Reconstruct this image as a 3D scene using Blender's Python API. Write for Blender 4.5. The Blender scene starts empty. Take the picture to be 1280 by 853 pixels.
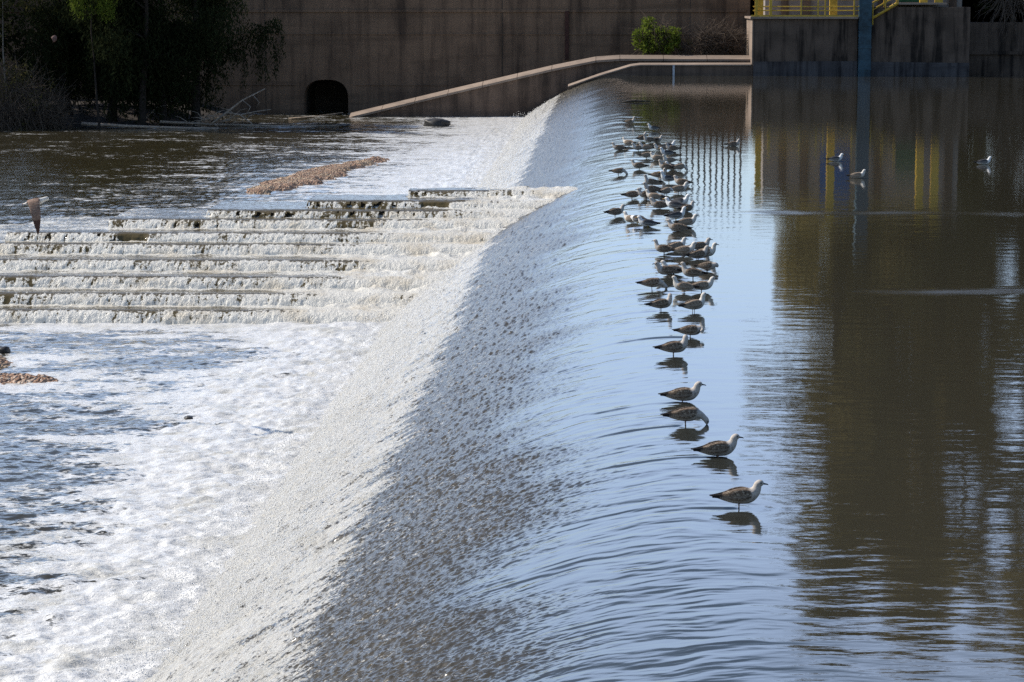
import bpy, bmesh, math, random
import numpy as np
from mathutils import Vector, Matrix
from mathutils.kdtree import KDTree

random.seed(7)
RNG = np.random.default_rng(7)
scene = bpy.context.scene
COL = scene.collection

# ------------------------------------------------------------------ camera maths
FPX, H = 3000.0, 5.7
PITCH = math.atan(428.5 / FPX)
YAW = math.atan(-115.0 * math.cos(PITCH) / FPX)
cp, sp, cy, sy = math.cos(PITCH), math.sin(PITCH), math.cos(YAW), math.sin(YAW)
FW = Vector((sy * cp, cy * cp, -sp))
RT = Vector((cy, -sy, 0))
UP = Vector((sy * sp, cy * sp, cp))
EYE = Vector((0, 0, H))


def ray(px, py):
    return (FW + RT * ((px - 640) / FPX) - UP * ((py - 426.5) / FPX))


def at_z(px, py, z):
    r = ray(px, py)
    return EYE + r * ((z - H) / r.z)


def at_y(px, py, y):
    r = ray(px, py)
    return EYE + r * (y / r.y)


CREST = 1.2


def g(x):
    """height of the water over the weir, by distance across it"""
    return 0.0 if x >= CREST else -0.1115 * (CREST - x) ** 1.7


def g_np(x):
    return -0.1115 * np.maximum(CREST - x, 0.0) ** 1.7


def on_weir(px, py):
    r = ray(px, py)
    t = 5.0
    lo, hi = 5.0, 400.0
    for _ in range(60):
        m = (lo + hi) / 2
        p = EYE + r * m
        if p.z > g(p.x):
            lo = m
        else:
            hi = m
    return EYE + r * lo


ZB = -3.2          # river level below the weir

# ------------------------------------------------------------------ numpy noise


def _hash(ix, iy, seed):
    h = (ix.astype(np.int64) * 374761393 + iy.astype(np.int64) * 668265263 + seed * 974711) & 0xFFFFFFFF
    h = ((h ^ (h >> 13)) * 1274126177) & 0xFFFFFFFF
    h = h ^ (h >> 16)
    return (h & 0xFFFF) / 65535.0 * 2 * np.pi


def noise(x, y, seed=0):
    """gradient noise, about -1..1"""
    ix, iy = np.floor(x), np.floor(y)
    fx, fy = x - ix, y - iy
    u = fx * fx * fx * (fx * (fx * 6 - 15) + 10)
    v = fy * fy * fy * (fy * (fy * 6 - 15) + 10)

    def gr(a, b):
        t = _hash(ix + a, iy + b, seed)
        return np.cos(t) * (fx - a) + np.sin(t) * (fy - b)
    n0 = gr(0, 0) * (1 - u) + gr(1, 0) * u
    n1 = gr(0, 1) * (1 - u) + gr(1, 1) * u
    return (n0 * (1 - v) + n1 * v) * 1.5


def fbm(x, y, seed=0, oct=3, gain=0.5):
    a, s = 1.0, 0.0
    for i in range(oct):
        s = s + a * noise(x * 2 ** i, y * 2 ** i, seed + 11 * i)
        a *= gain
    return s


def sstep(a, b, x):
    t = np.clip((x - a) / (b - a), 0, 1)
    return t * t * (3 - 2 * t)

# ------------------------------------------------------------------ objects


def link(o, parent=None):
    COL.objects.link(o)
    if parent is not None:
        o.parent = parent
    return o


def tag(o, label=None, cat=None, group=None, kind=None):
    if label: o['label'] = label
    if cat: o['category'] = cat
    if group: o['group'] = group
    if kind: o['kind'] = kind
    return o


def empty(name, loc=(0, 0, 0), rz=0.0):
    o = bpy.data.objects.new(name, None)
    o.empty_display_size = 0.2
    o.location = loc
    o.rotation_euler = (0, 0, rz)
    return link(o)


def from_bm(name, bm, mat, parent=None, smooth=False):
    me = bpy.data.meshes.new(name)
    bmesh.ops.recalc_face_normals(bm, faces=bm.faces)
    bm.to_mesh(me)
    bm.free()
    me.materials.append(mat)
    if smooth:
        me.polygons.foreach_set('use_smooth', [True] * len(me.polygons))
    return link(bpy.data.objects.new(name, me), parent)


def from_np(name, V, F, mat, parent=None, smooth=True, attrs=None, colors=None):
    """V (n,3), F (m,4) or (m,3) arrays"""
    me = bpy.data.meshes.new(name)
    k = F.shape[1]
    me.vertices.add(len(V))
    me.vertices.foreach_set('co', np.ascontiguousarray(V, dtype=np.float32).ravel())
    me.loops.add(F.size)
    me.loops.foreach_set('vertex_index', np.ascontiguousarray(F, dtype=np.int32).ravel())
    me.polygons.add(len(F))
    me.polygons.foreach_set('loop_start', np.arange(0, F.size, k, dtype=np.int32))
    me.polygons.foreach_set('loop_total', np.full(len(F), k, dtype=np.int32))
    me.polygons.foreach_set('use_smooth', np.full(len(F), smooth))
    me.update(calc_edges=True)
    for n, a in (attrs or {}).items():
        at = me.attributes.new(n, 'FLOAT', 'POINT')
        at.data.foreach_set('value', np.ascontiguousarray(a, dtype=np.float32).ravel())
    for n, a in (colors or {}).items():
        at = me.color_attributes.new(n, 'FLOAT_COLOR', 'POINT')
        at.data.foreach_set('color', np.ascontiguousarray(a, dtype=np.float32).ravel())
    if mat:
        me.materials.append(mat)
    return link(bpy.data.objects.new(name, me), parent)


def grid_faces(nr, nc):
    i = np.arange(nr * nc).reshape(nr, nc)
    return np.stack([i[:-1, :-1], i[:-1, 1:], i[1:, 1:], i[1:, :-1]], -1).reshape(-1, 4)


def add_box(bm, x0, x1, y0, y1, z0, z1, bev=0.0):
    m = Matrix.Translation(((x0 + x1) / 2, (y0 + y1) / 2, (z0 + z1) / 2)) @ Matrix.Diagonal((x1 - x0, y1 - y0, z1 - z0, 1))
    r = bmesh.ops.create_cube(bm, size=1.0, matrix=m)
    if bev > 0:
        es = {e for v in r['verts'] for e in v.link_edges}
        bmesh.ops.bevel(bm, geom=list(es), offset=bev, segments=2, affect='EDGES', profile=0.6)


def box(name, b, mat, parent=None, bev=0.0):
    bm = bmesh.new()
    add_box(bm, *b, bev=bev)
    return from_bm(name, bm, mat, parent)


def add_tube(bm, pts, rad, n=7, cap=True):
    pts = [Vector(p) for p in pts]
    if not hasattr(rad, '__len__'):
        rad = [rad] * len(pts)
    rings = []
    for i, p in enumerate(pts):
        d = (pts[min(i + 1, len(pts) - 1)] - pts[max(i - 1, 0)])
        d = d.normalized() if d.length > 1e-9 else Vector((0, 0, 1))
        a = d.cross(Vector((0, 0, 1)))
        if a.length < 1e-3: a = d.cross(Vector((1, 0, 0)))
        a.normalize()
        b = d.cross(a)
        rings.append([bm.verts.new(p + (a * math.cos(2 * math.pi * k / n) + b * math.sin(2 * math.pi * k / n)) * rad[i]) for k in range(n)])
    for r0, r1 in zip(rings, rings[1:]):
        for k in range(n):
            bm.faces.new((r0[k], r0[(k + 1) % n], r1[(k + 1) % n], r1[k]))
    if cap:
        bm.faces.new(rings[0][::-1])
        bm.faces.new(rings[-1])


def add_prism(bm, poly, y0, y1):
    """poly: list of (x,z); extruded from y0 to y1"""
    a = [bm.verts.new((x, y0, z)) for x, z in poly]
    b = [bm.verts.new((x, y1, z)) for x, z in poly]
    bm.faces.new(a)
    bm.faces.new(b[::-1])
    n = len(poly)
    for i in range(n):
        bm.faces.new((a[i], b[i], b[(i + 1) % n], a[(i + 1) % n]))


def add_sweep(bm, path, sec):
    """section (y,z) offsets swept along path [(x,y,z)...] that runs mostly in x"""
    rings = [[bm.verts.new((x, y + a, z + b)) for a, b in sec] for x, y, z in path]
    n = len(sec)
    for r0, r1 in zip(rings, rings[1:]):
        for k in range(n):
            bm.faces.new((r0[k], r0[(k + 1) % n], r1[(k + 1) % n], r1[k]))
    bm.faces.new(rings[0])
    bm.faces.new(rings[-1][::-1])

# ------------------------------------------------------------------ materials


class NT:
    def __init__(s, name):
        s.m = bpy.data.materials.new(name)
        s.m.use_nodes = True
        s.t = s.m.node_tree
        s.t.nodes.clear()
        s.out = s.n('ShaderNodeOutputMaterial')

    def n(s, t, **kw):
        o = s.t.nodes.new(t)
        for k, v in kw.items():
            if k in o.inputs: o.inputs[k].default_value = v
            else: setattr(o, k, v)
        return o

    def l(s, a, b):
        s.t.links.new(a, b)

    def math(s, op, a, b=None, clamp=False):
        o = s.n('ShaderNodeMath', operation=op, use_clamp=clamp)
        for i, v in enumerate((a, b)):
            if v is None: continue
            if isinstance(v, (int, float)): o.inputs[i].default_value = v
            else: s.l(v, o.inputs[i])
        return o.outputs[0]

    def rng(s, v, a, b, c=0.0, d=1.0, smooth=True):
        o = s.n('ShaderNodeMapRange')
        if smooth: o.interpolation_type = 'SMOOTHSTEP'
        s.l(v, o.inputs['Value'])
        for k, x in (('From Min', a), ('From Max', b), ('To Min', c), ('To Max', d)):
            o.inputs[k].default_value = x
        return o.outputs['Result']

    def coords(s, scale=(1, 1, 1), kind='Object', loc=(0, 0, 0)):
        c = s.n('ShaderNodeTexCoord')
        m = s.n('ShaderNodeMapping')
        m.inputs['Scale'].default_value = scale
        m.inputs['Location'].default_value = loc
        s.l(c.outputs[kind], m.inputs['Vector'])
        return m.outputs['Vector']

    def noise(s, vec, scale, detail=3, rough=0.55, dist=0.0):
        o = s.n('ShaderNodeTexNoise')
        o.inputs['Scale'].default_value = scale
        o.inputs['Detail'].default_value = detail
        o.inputs['Roughness'].default_value = rough
        o.inputs['Distortion'].default_value = dist
        s.l(vec, o.inputs['Vector'])
        return o.outputs['Fac']

    def mix(s, f, a, b):
        o = s.n('ShaderNodeMix', data_type='RGBA')
        for sock, v in ((o.inputs['Factor'], f), (o.inputs['A'], a), (o.inputs['B'], b)):
            pass
        ins = {i.identifier: i for i in o.inputs}
        for key, v in (('Factor_Float', f), ('A_Color', a), ('B_Color', b)):
            if isinstance(v, (int, float)): ins[key].default_value = v
            elif isinstance(v, tuple): ins[key].default_value = (*v, 1.0)[:4]
            else: s.l(v, ins[key])
        return [x for x in o.outputs if x.identifier == 'Result_Color'][0]

    def bsdf(s, color, rough=0.7, spec=0.5, ior=1.45, **kw):
        o = s.n('ShaderNodeBsdfPrincipled')
        if isinstance(color, tuple): o.inputs['Base Color'].default_value = (*color, 1)
        else: s.l(color, o.inputs['Base Color'])
        if isinstance(rough, (int, float)): o.inputs['Roughness'].default_value = rough
        else: s.l(rough, o.inputs['Roughness'])
        o.inputs['Specular IOR Level'].default_value = spec
        o.inputs['IOR'].default_value = ior
        for k, v in kw.items(): o.inputs[k].default_value = v
        return o

    def bump(s, h, strength=1.0, dist=0.01):
        o = s.n('ShaderNodeBump')
        o.inputs['Strength'].default_value = strength
        o.inputs['Distance'].default_value = dist
        s.l(h, o.inputs['Height'])
        return o.outputs['Normal']

    def done(s, b):
        s.l(b.outputs[0], s.out.inputs['Surface'])
        return s.m


def concrete(name, base, dark, streak=0.6, scale=1.0, warm=None):
    n = NT(name)
    big = n.noise(n.coords((1, 1, 1)), 0.35 * scale, 4)
    st = n.noise(n.coords((1.3, 1.3, 0.10)), 1.1 * scale, 5, 0.65)
    fine = n.noise(n.coords(), 9 * scale, 5, 0.65)
    pour = n.noise(n.coords((0.07, 0.07, 1.7)), 1.0 * scale, 4, 0.6)
    f = n.math('ADD', n.math('MULTIPLY', n.rng(st, 0.42, 0.68), streak), n.math('MULTIPLY', n.rng(big, 0.4, 0.7), 0.5), True)
    c = n.mix(f, base, dark)
    c = n.mix(n.rng(fine, 0.35, 0.75, 0, 0.35), c, tuple(x * 0.55 for x in base))
    c = n.mix(n.rng(pour, 0.52, 0.66, 0, 0.45), c, tuple(x * 0.45 for x in base))
    if warm:
        c = n.mix(n.rng(n.noise(n.coords((1, 1, 0.3)), 0.9, 4), 0.55, 0.75, 0, 0.6), c, warm)
    b = n.bsdf(c, 0.9, 0.25)
    n.l(n.bump(fine, 0.5, 0.02), b.inputs['Normal'])
    return n.done(b)


def plain(name, col, rough=0.6, var=0.25, scale=6.0, metal=0.0, spec=0.4):
    n = NT(name)
    f = n.noise(n.coords(), scale, 4, 0.6)
    c = n.mix(n.rng(f, 0.35, 0.7), col, tuple(x * (1 - var) for x in col))
    b = n.bsdf(c, rough, spec)
    b.inputs['Metallic'].default_value = metal
    n.l(n.bump(f, 0.3, 0.01), b.inputs['Normal'])
    return n.done(b)


def water_mat(name, body=(0.022, 0.021, 0.012), foamcol=(0.80, 0.79, 0.76), foamtint=(0.55, 0.50, 0.40), speck=22.0,
              specks=(1, 1, 1), rough=0.05, bump=0.0, bscale=(6, 14, 6), ior=1.4, gain=1.3, fbump=0.03, trans=0.0, lace=0.0, murky=None):
    """glossy water; foam and painted glints where the mesh carries them, broken up into specks"""
    n = NT(name)
    at = n.n('ShaderNodeAttribute', attribute_name='foam')
    v = n.coords(specks)
    sp1 = n.noise(v, speck, 3, 0.65)
    sp2 = n.noise(v, speck * 0.22, 4, 0.6)
    s = n.math('ADD', n.math('MULTIPLY', sp1, 0.62), n.math('MULTIPLY', sp2, 0.38))
    m = n.math('ADD', at.outputs['Fac'], n.math('MULTIPLY', n.math('SUBTRACT', s, 0.5), gain * 2.0))
    if lace:
        vo = n.n('ShaderNodeTexVoronoi', feature='F1')
        vo.inputs['Scale'].default_value = 1.5
        wv = n.n('ShaderNodeVectorMath', operation='ADD')
        n.l(n.coords((0.7, 1.1, 1)), wv.inputs[0])
        nn = n.n('ShaderNodeTexNoise'); nn.inputs['Scale'].default_value = 1.3; nn.inputs['Detail'].default_value = 4
        n.l(n.coords(), nn.inputs['Vector'])
        n.l(nn.outputs['Color'], wv.inputs[1])
        n.l(wv.outputs[0], vo.inputs['Vector'])
        m = n.math('ADD', m, n.math('MULTIPLY', n.math('SUBTRACT', vo.outputs['Distance'], 0.48), lace))
    mask = n.rng(m, 0.42, 0.62)
    tint = n.rng(n.noise(n.coords(), 0.9, 4, 0.6), 0.45, 0.7)
    fc = n.mix(n.math('MULTIPLY', tint, 0.8), foamcol, foamtint)
    if murky:
        ta = n.n('ShaderNodeAttribute', attribute_name='turb')
        body = n.mix(ta.outputs['Fac'], body, murky)
    wb = n.bsdf(body, rough, 0.5, ior)
    ra = n.n('ShaderNodeAttribute', attribute_name='chop')
    n.l(n.math('ADD', ra.outputs['Fac'], rough), wb.inputs['Roughness'])
    if bump != 0.0:
        h = n.math('ADD', n.noise(n.coords(bscale), 1.0, 3, 0.55), n.math('MULTIPLY', n.noise(n.coords(tuple(3.1 * x for x in bscale)), 1.0, 2), 0.3))
        bo = n.bump(h, 1.0, bump or 0.001)
        if bump is None:
            rp = n.n('ShaderNodeAttribute', attribute_name='rip')
            n.l(rp.outputs['Fac'], bo.node.inputs['Distance'])
        n.l(bo, wb.inputs['Normal'])
    fb = n.bsdf(fc, 0.25, 0.5, 1.33)
    n.l(n.bump(n.noise(v, speck * 0.8, 4, 0.7), 1.0, fbump), fb.inputs['Normal'])
    if trans:
        tb = n.n('ShaderNodeBsdfTranslucent'); n.l(fc, tb.inputs['Color'])
        m2 = n.n('ShaderNodeMixShader'); m2.inputs[0].default_value = trans
        n.l(fb.outputs[0], m2.inputs[1]); n.l(tb.outputs[0], m2.inputs[2])
        fb = m2
    mx = n.n('ShaderNodeMixShader')
    n.l(mask, mx.inputs[0]); n.l(wb.outputs[0], mx.inputs[1]); n.l(fb.outputs[0], mx.inputs[2])
    return n.done(mx)


M = {}
M['wall'] = concrete('old dark concrete', (0.225, 0.148, 0.098), (0.065, 0.044, 0.032), 0.6)
M['wing'] = concrete('brown weathered concrete', (0.17, 0.12, 0.09), (0.05, 0.037, 0.03), 0.7)
M['coping'] = concrete('pale coping concrete', (0.34, 0.265, 0.21), (0.20, 0.155, 0.125), 0.4)
M['block'] = concrete('black stained concrete', (0.15, 0.108, 0.082), (0.018, 0.014, 0.012), 0.95, 1.3)
M['plinth'] = concrete('grey waterline concrete', (0.11, 0.10, 0.10), (0.022, 0.02, 0.022), 0.8, 1.5)
M['wet'] = concrete('wet concrete', (0.10, 0.09, 0.075), (0.03, 0.028, 0.024), 0.5)
M['tunnel'] = concrete('tunnel lining', (0.10, 0.08, 0.065), (0.03, 0.025, 0.02), 0.5)
M['yellow'] = plain('yellow painted steel', (0.62, 0.40, 0.05), 0.45, 0.3, 4)
M['teal'] = plain('teal painted steel', (0.04, 0.09, 0.125), 0.5, 0.6, 1.4)
M['blue'] = plain('blue painted steel', (0.01, 0.12, 0.38), 0.4, 0.3, 1)
M['panel'] = plain('grey render', (0.30, 0.26, 0.23), 0.8, 0.25, 1.2)
M['green'] = plain('green painted steel', (0.02, 0.12, 0.05), 0.5, 0.3, 2)
M['rust'] = plain('rusty pipe', (0.07, 0.03, 0.022), 0.8, 0.4, 3)
M['bars'] = plain('dark fence steel', (0.035, 0.035, 0.04), 0.5, 0.3, 2)
M['roof'] = plain('roof sheet', (0.16, 0.13, 0.11), 0.7, 0.3, 2)
M['gauge'] = plain('white gauge paint', (0.55, 0.58, 0.62), 0.6, 0.3, 5)
M['bark'] = plain('bark', (0.035, 0.027, 0.022), 0.95, 0.5, 3)
M['palebark'] = plain('pale bark', (0.24, 0.20, 0.165), 0.9, 0.4, 3)
M['drift'] = plain('driftwood', (0.40, 0.32, 0.25), 0.85, 0.45, 5)
M['darkdrift'] = plain('wet dark wood', (0.055, 0.045, 0.035), 0.6, 0.4, 5)
M['twig'] = plain('dry twigs', (0.12, 0.09, 0.068), 0.9, 0.4, 3)
M['soil'] = plain('bank soil', (0.045, 0.035, 0.028), 0.95, 0.5, 1.5)
M['rock'] = plain('wet rock', (0.045, 0.042, 0.04), 0.5, 0.5, 5)
M['ground'] = plain('dry grass ground', (0.12, 0.11, 0.055), 0.95, 0.4, 0.3)
M['scrap'] = plain('faded plastic', (0.2, 0.11, 0.09), 0.7, 0.3, 4)


def gravel_mat():
    n = NT('reddish gravel')
    vo = n.n('ShaderNodeTexVoronoi')
    vo.inputs['Scale'].default_value = 11.0
    n.l(n.coords(), vo.inputs['Vector'])
    sep = n.n('ShaderNodeSeparateColor')
    n.l(vo.outputs['Color'], sep.inputs[0])
    c = n.mix(sep.outputs[0], (0.42, 0.28, 0.20), (0.20, 0.12, 0.085))
    c = n.mix(n.rng(sep.outputs[1], 0.75, 0.95), c, (0.52, 0.42, 0.34))
    c = n.mix(n.rng(n.noise(n.coords(), 0.8, 4), 0.45, 0.65, 0, 0.75), c, (0.40, 0.31, 0.22))
    b = n.bsdf(c, 0.85, 0.3)
    n.l(n.bump(vo.outputs['Distance'], 1.0, -0.12), b.inputs['Normal'])
    return n.done(b)


M['gravel'] = gravel_mat()


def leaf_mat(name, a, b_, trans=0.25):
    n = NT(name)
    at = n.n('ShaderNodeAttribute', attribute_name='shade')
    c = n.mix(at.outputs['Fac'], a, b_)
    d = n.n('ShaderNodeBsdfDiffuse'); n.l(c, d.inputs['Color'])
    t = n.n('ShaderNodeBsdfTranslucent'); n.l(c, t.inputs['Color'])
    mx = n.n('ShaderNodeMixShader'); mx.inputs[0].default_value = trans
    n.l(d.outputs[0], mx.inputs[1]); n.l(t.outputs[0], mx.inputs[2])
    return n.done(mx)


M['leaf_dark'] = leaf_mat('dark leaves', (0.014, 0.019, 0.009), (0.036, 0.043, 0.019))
M['leaf_olive'] = leaf_mat('olive leaves', (0.055, 0.052, 0.02), (0.12, 0.105, 0.042))
M['leaf_tall'] = leaf_mat('tall tree leaves', (0.16, 0.135, 0.05), (0.32, 0.26, 0.10), 0.45)
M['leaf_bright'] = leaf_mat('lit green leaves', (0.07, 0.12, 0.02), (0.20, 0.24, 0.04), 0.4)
M['leaf_dry'] = leaf_mat('dry brown leaves', (0.07, 0.05, 0.032), (0.19, 0.14, 0.09))

M['weir_water'] = water_mat('pool and weir water', murky=(0.062, 0.051, 0.032), body=(0.026, 0.027, 0.022), foamcol=(0.55, 0.54, 0.51), foamtint=(0.45, 0.435, 0.39), speck=26, specks=(0.7, 1.25, 0.7), bump=None,
                            bscale=(2.4, 10, 2), rough=0.025, ior=1.55, gain=1.15, fbump=0.05)
M['pool'] = M['weir_water']
M['river'] = water_mat('broken river water', foamcol=(0.72, 0.715, 0.70), body=(0.045, 0.038, 0.02), foamtint=(0.54, 0.52, 0.46), speck=7.0, specks=(0.8, 1.6, 1), bump=0.013, bscale=(3, 5, 3), rough=0.07, gain=1.0, fbump=0.06, lace=0.55)
M['steps'] = water_mat('water falling down steps', trans=0.2, body=(0.10, 0.075, 0.03), foamcol=(0.90, 0.87, 0.79), foamtint=(0.76, 0.67, 0.52), speck=7.0, specks=(1.6, 1.6, 0.45), bump=0.02, bscale=(8, 8, 2), rough=0.08, gain=1.0, fbump=0.06)

# ------------------------------------------------------------------ gull positions (used for wakes too)
# pose: stand, tall, drink, low, preen, look   plumage: brown, pale, adult
GULLS = [
 (924, 634, 0, 'stand', 'brown', 'streaky brown gull standing alone nearest the camera, at the near end of the line'),
 (897, 571, 8, 'low', 'brown', 'brown gull wading to its belly, next behind the nearest gull'),
 (857, 531, 4, 'drink', 'brown', 'brown gull dipping its bill straight down, directly in front of a standing gull'),
 (853, 502, -3, 'low', 'brown', 'brown gull facing right just behind the gull dipping its bill down'),
 (842, 444, 5, 'look', 'brown', 'brown gull with pale raised head, just in front of a hunched preening gull'),
 (863, 421, -6, 'preen', 'brown', 'hunched mottled gull with its head tucked low, behind the pale headed one'),
 (867, 390, 15, 'tall', 'pale', 'pale gull with long upright neck, front right of the close group'),
 (826, 388, 6, 'look', 'brown', 'dark brown gull standing with head high, front left of the close group'),
 (815, 362, 3, 'drink', 'brown', 'brown gull bending its head to the water, tail raised, left of the close group'),
 (855, 366, 172, 'tall', 'pale', 'pale gull facing left with bright white breast, beside the gull bending down'),
 (877, 365, 10, 'stand', 'pale', 'pale gull facing right with dark bill, tail crossing the white breasted gull'),
 (834, 346, 185, 'stand', 'brown', 'dark gull facing left, standing right behind the gull bending to the water'),
 (842, 343, 176, 'low', 'pale', 'sandy backed gull half hidden behind a dark gull facing left'),
 (866, 349, 178, 'tall', 'brown', 'dark winged gull facing left with long wingtips, middle of the close group'),
 (884, 339, -10, 'preen', 'brown', 'round backed gull with head buried, right edge of the close group'),
 (830, 318, 180, 'tall', 'brown', 'dark gull with white breast facing left, back left of the close group'),
 (845, 313, 5, 'low', 'pale', 'pale sandy gull facing right, between the back left dark gull and another pale one'),
 (855, 320, 2, 'stand', 'pale', 'pale gull with white neck and dark mask facing right, back row of the close group'),
 (874, 313, 12, 'low', 'brown', 'small looking brown gull at the very back right of the close group'),
 (882, 323, -8, 'tall', 'pale', 'gull peering down over a neighbour, thick dark bill, back right of the group'),
 (872, 324, 14, 'low', 'brown', 'brown gull sitting low in front of the gull with thick dark bill'),
 (769, 271, 3, 'stand', 'brown', 'lone brown gull facing right, furthest left beside the three splashing gulls'),
 (790, 279, 150, 'low', 'pale', 'left one of three gulls bathing in the splashing water'),
 (798, 280, 160, 'preen', 'adult', 'middle one of three gulls bathing in the splashing water'),
 (810, 284, 170, 'low', 'adult', 'white breasted dark winged gull, right one of three bathing in the splashing water'),
 (845, 276, 4, 'tall', 'adult', 'white headed dark backed gull facing right, behind two low gulls'),
 (848, 290, 176, 'low', 'brown', 'dark gull facing left low in the water, front of the far crowd'),
 (858, 284, 8, 'stand', 'pale', 'pale gull facing right close behind a dark left facing one'),
 (825, 261, 175, 'low', 'brown', 'brown gull facing left at the front left of the dense far crowd'),
 (844, 263, 183, 'stand', 'adult', 'white breasted gull facing left, front of the dense far crowd'),
 (850, 258, -4, 'stand', 'adult', 'pale headed gull facing right, back to back with the white breasted one'),
 (858, 265, 20, 'low', 'brown', 'very dark gull at the front right of the dense far crowd'),
 (790, 249, -2, 'stand', 'brown', 'dark tailed gull facing right, left of the dense far crowd by another facing it'),
 (808, 249, 178, 'stand', 'brown', 'brown gull facing left towards a dark tailed gull'),
 (818, 250, 182, 'low', 'pale', 'sandy backed gull resting behind the gull facing left'),
 (815, 233, 172, 'tall', 'brown', 'upright dark headed gull facing left, left side in the middle of the far crowd'),
 (816, 241, 178, 'low', 'brown', 'brown winged gull just in front of the upright dark headed one'),
 (832, 244, 25, 'preen', 'pale', 'pale gull bent over preening in the middle of the far crowd'),
 (848, 242, 10, 'stand', 'pale', 'sandy brown gull facing right beside the pale preening one'),
 (853, 232, 180, 'low', 'brown', 'long tailed brown gull facing left, right side of the far crowd'),
 (836, 229, 176, 'tall', 'adult', 'white necked dark winged gull facing left, middle of the far crowd'),
 (823, 224, 6, 'look', 'brown', 'dark gull facing right with long tail stretched left, by a white necked gull'),
 (833, 214, 178, 'tall', 'brown', 'gull whose pale head shows above the white necked dark winged one'),
 (849, 214, 2, 'drink', 'pale', 'pale gull on the right edge leaning over the smooth pool'),
 (841, 213, 184, 'low', 'adult', 'white headed gull beside the pale one leaning over the pool'),
 (799, 212, 180, 'stand', 'brown', 'grey brown gull facing left, standing clear at the left of the far crowd'),
 (773, 219, 5, 'drink', 'brown', 'lone brown gull with lowered head, left of all others at the far crowd'),
 (787, 156, 0, 'tall', 'brown', 'lone dark gull standing at the far end of the line, nearest the floating stick'),
 (817, 164, 172, 'stand', 'adult', 'white gull with black back facing left, right of the farthest gull'),
 (786, 183, 170, 'stand', 'pale', 'pale breasted gull standing behind the leftmost one of the farthest cluster'),
 (774, 188, 174, 'low', 'brown', 'leftmost gull of the farthest cluster, facing left'),
 (802, 177, 60, 'tall', 'brown', 'dark gull with neck stretched up at the back of the farthest cluster'),
 (812, 179, 178, 'tall', 'brown', 'black looking gull facing left at the back of the farthest cluster'),
 (820, 178, 4, 'low', 'brown', 'brown gull facing right at the back of the farthest cluster'),
 (798, 188, 176, 'low', 'pale', 'sunlit pale gull, left one of a pair in the farthest cluster'),
 (808, 188, 182, 'low', 'pale', 'sunlit pale gull with dark tail, right one of a pair in the farthest cluster'),
 (835, 187, 20, 'stand', 'adult', 'white headed gull on the right edge of the farthest cluster'),
 (841, 190, 160, 'stand', 'brown', 'dark gull crowded against a white headed one on the right edge of the cluster'),
 (826, 189, 175, 'low', 'pale', 'pale sunlit gull left of the white headed gull in the farthest cluster'),
 (808, 198, 12, 'preen', 'pale', 'pale gull preening alone just below the sunlit pair'),
 (822, 201, 174, 'low', 'pale', 'sandy gull resting to the right of the gull preening alone'),
 (834, 196, 178, 'stand', 'adult', 'white and black gull in the thick of the farthest cluster'),
 (837, 204, 182, 'low', 'pale', 'sandy gull with long dark tail at the front right of the farthest cluster'),
]
GPOS = [on_weir(a[0], a[1]) for a in GULLS]

# ------------------------------------------------------------------ water
NR = 1700
Yrows = 1.0 / np.linspace(1 / 12.0, 1 / 181.7, NR)


def ripple_field(X, Y):
    """height of the waves on pool and weir (metres), shared so the sheets meet"""
    c = sstep(4.0, 0.5, X)              # running water
    r = sstep(-1.5, -4.2, X)            # rough water
    f = sstep(-3.0, -5.5, X)
    # patches of rough water reach further up the slope, dragged along by the flow
    h = 0.0014 * fbm(X * 1.1, Y * 2.6, 1, 3)
    far = 1 + sstep(40, 150, Y) * 2.0
    Yw = Y + 0.22 * noise(X * 0.8, Y * 0.5, 14) + 0.07 * noise(X * 2.5, Y * 1.5, 15)
    h = h + c * (0.0052 * sstep(2.2, 0.6, X) * fbm(X * 1.3, Yw * 5.0, 2, 3) + 0.003 * fbm(X * 1.2, Yw * 4.2, 28, 2) * (0.5 + 0.9 * np.abs(noise(X * 0.3, Y * 0.5, 12))) + 0.006 * noise(X * 0.3, Yw * 0.7, 3) + 0.0045 * far * noise(X * 0.8, Yw * 1.9, 13) + 0.03 * sstep(60, 140, Y) * noise(X * 0.35, Y * 0.55 + X * 0.1, 33) * sstep(2.6, 1.0, X))
    h = h + sstep(0.6, -1.5, X) * 0.012 * fbm(X * 1.1, Yw * 2.6, 4, 3)
    h = h + r * (0.020 * fbm(X * 1.8, Y * 4.0, 5, 3, 0.6) + 0.008 * noise(X * 7, Y * 12, 6))
    h = h + f * (0.045 * fbm(X * 1.3, Y * 3.0, 7, 3, 0.6) + 0.018 * noise(X * 7, Y * 14, 8))
    # rough patches that reach up the slope
    zone = rough_zone(X, Y)
    lod = 1 + Y / 40.0
    h = h + zone * (sstep(24, 60, Y) * lod * (0.012 * noise(X * 6.5, Y * 11, 16) + 0.010 * noise(X * 13, Y * 24, 17)) + (1 - sstep(40, 75, Y)) * (0.020 * noise(X * 9, Y * 20, 29) + 0.014 * noise(X * 20, Y * 44, 30)))
    # wind-ruffled patches on the pool
    pz = sstep(5, 9, X) * sstep(-0.25, 0.35, noise(X * 0.07, Y * 0.035, 18) + 0.15)
    h = h + pz * 0.0009 * fbm(X * 1.6, Y * 4.2, 19, 2)
    return h


def rough_band(X, Y):
    return 0.55 * noise(X * 0.10 + 3, Y * 0.22, 21) + 0.45 * noise(X * 0.3, Y * 0.75 + 0.25 * X, 22)


def rough_zone(X, Y):
    return sstep(0.2, -1.9, X - 1.3 * rough_band(X, Y))


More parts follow.
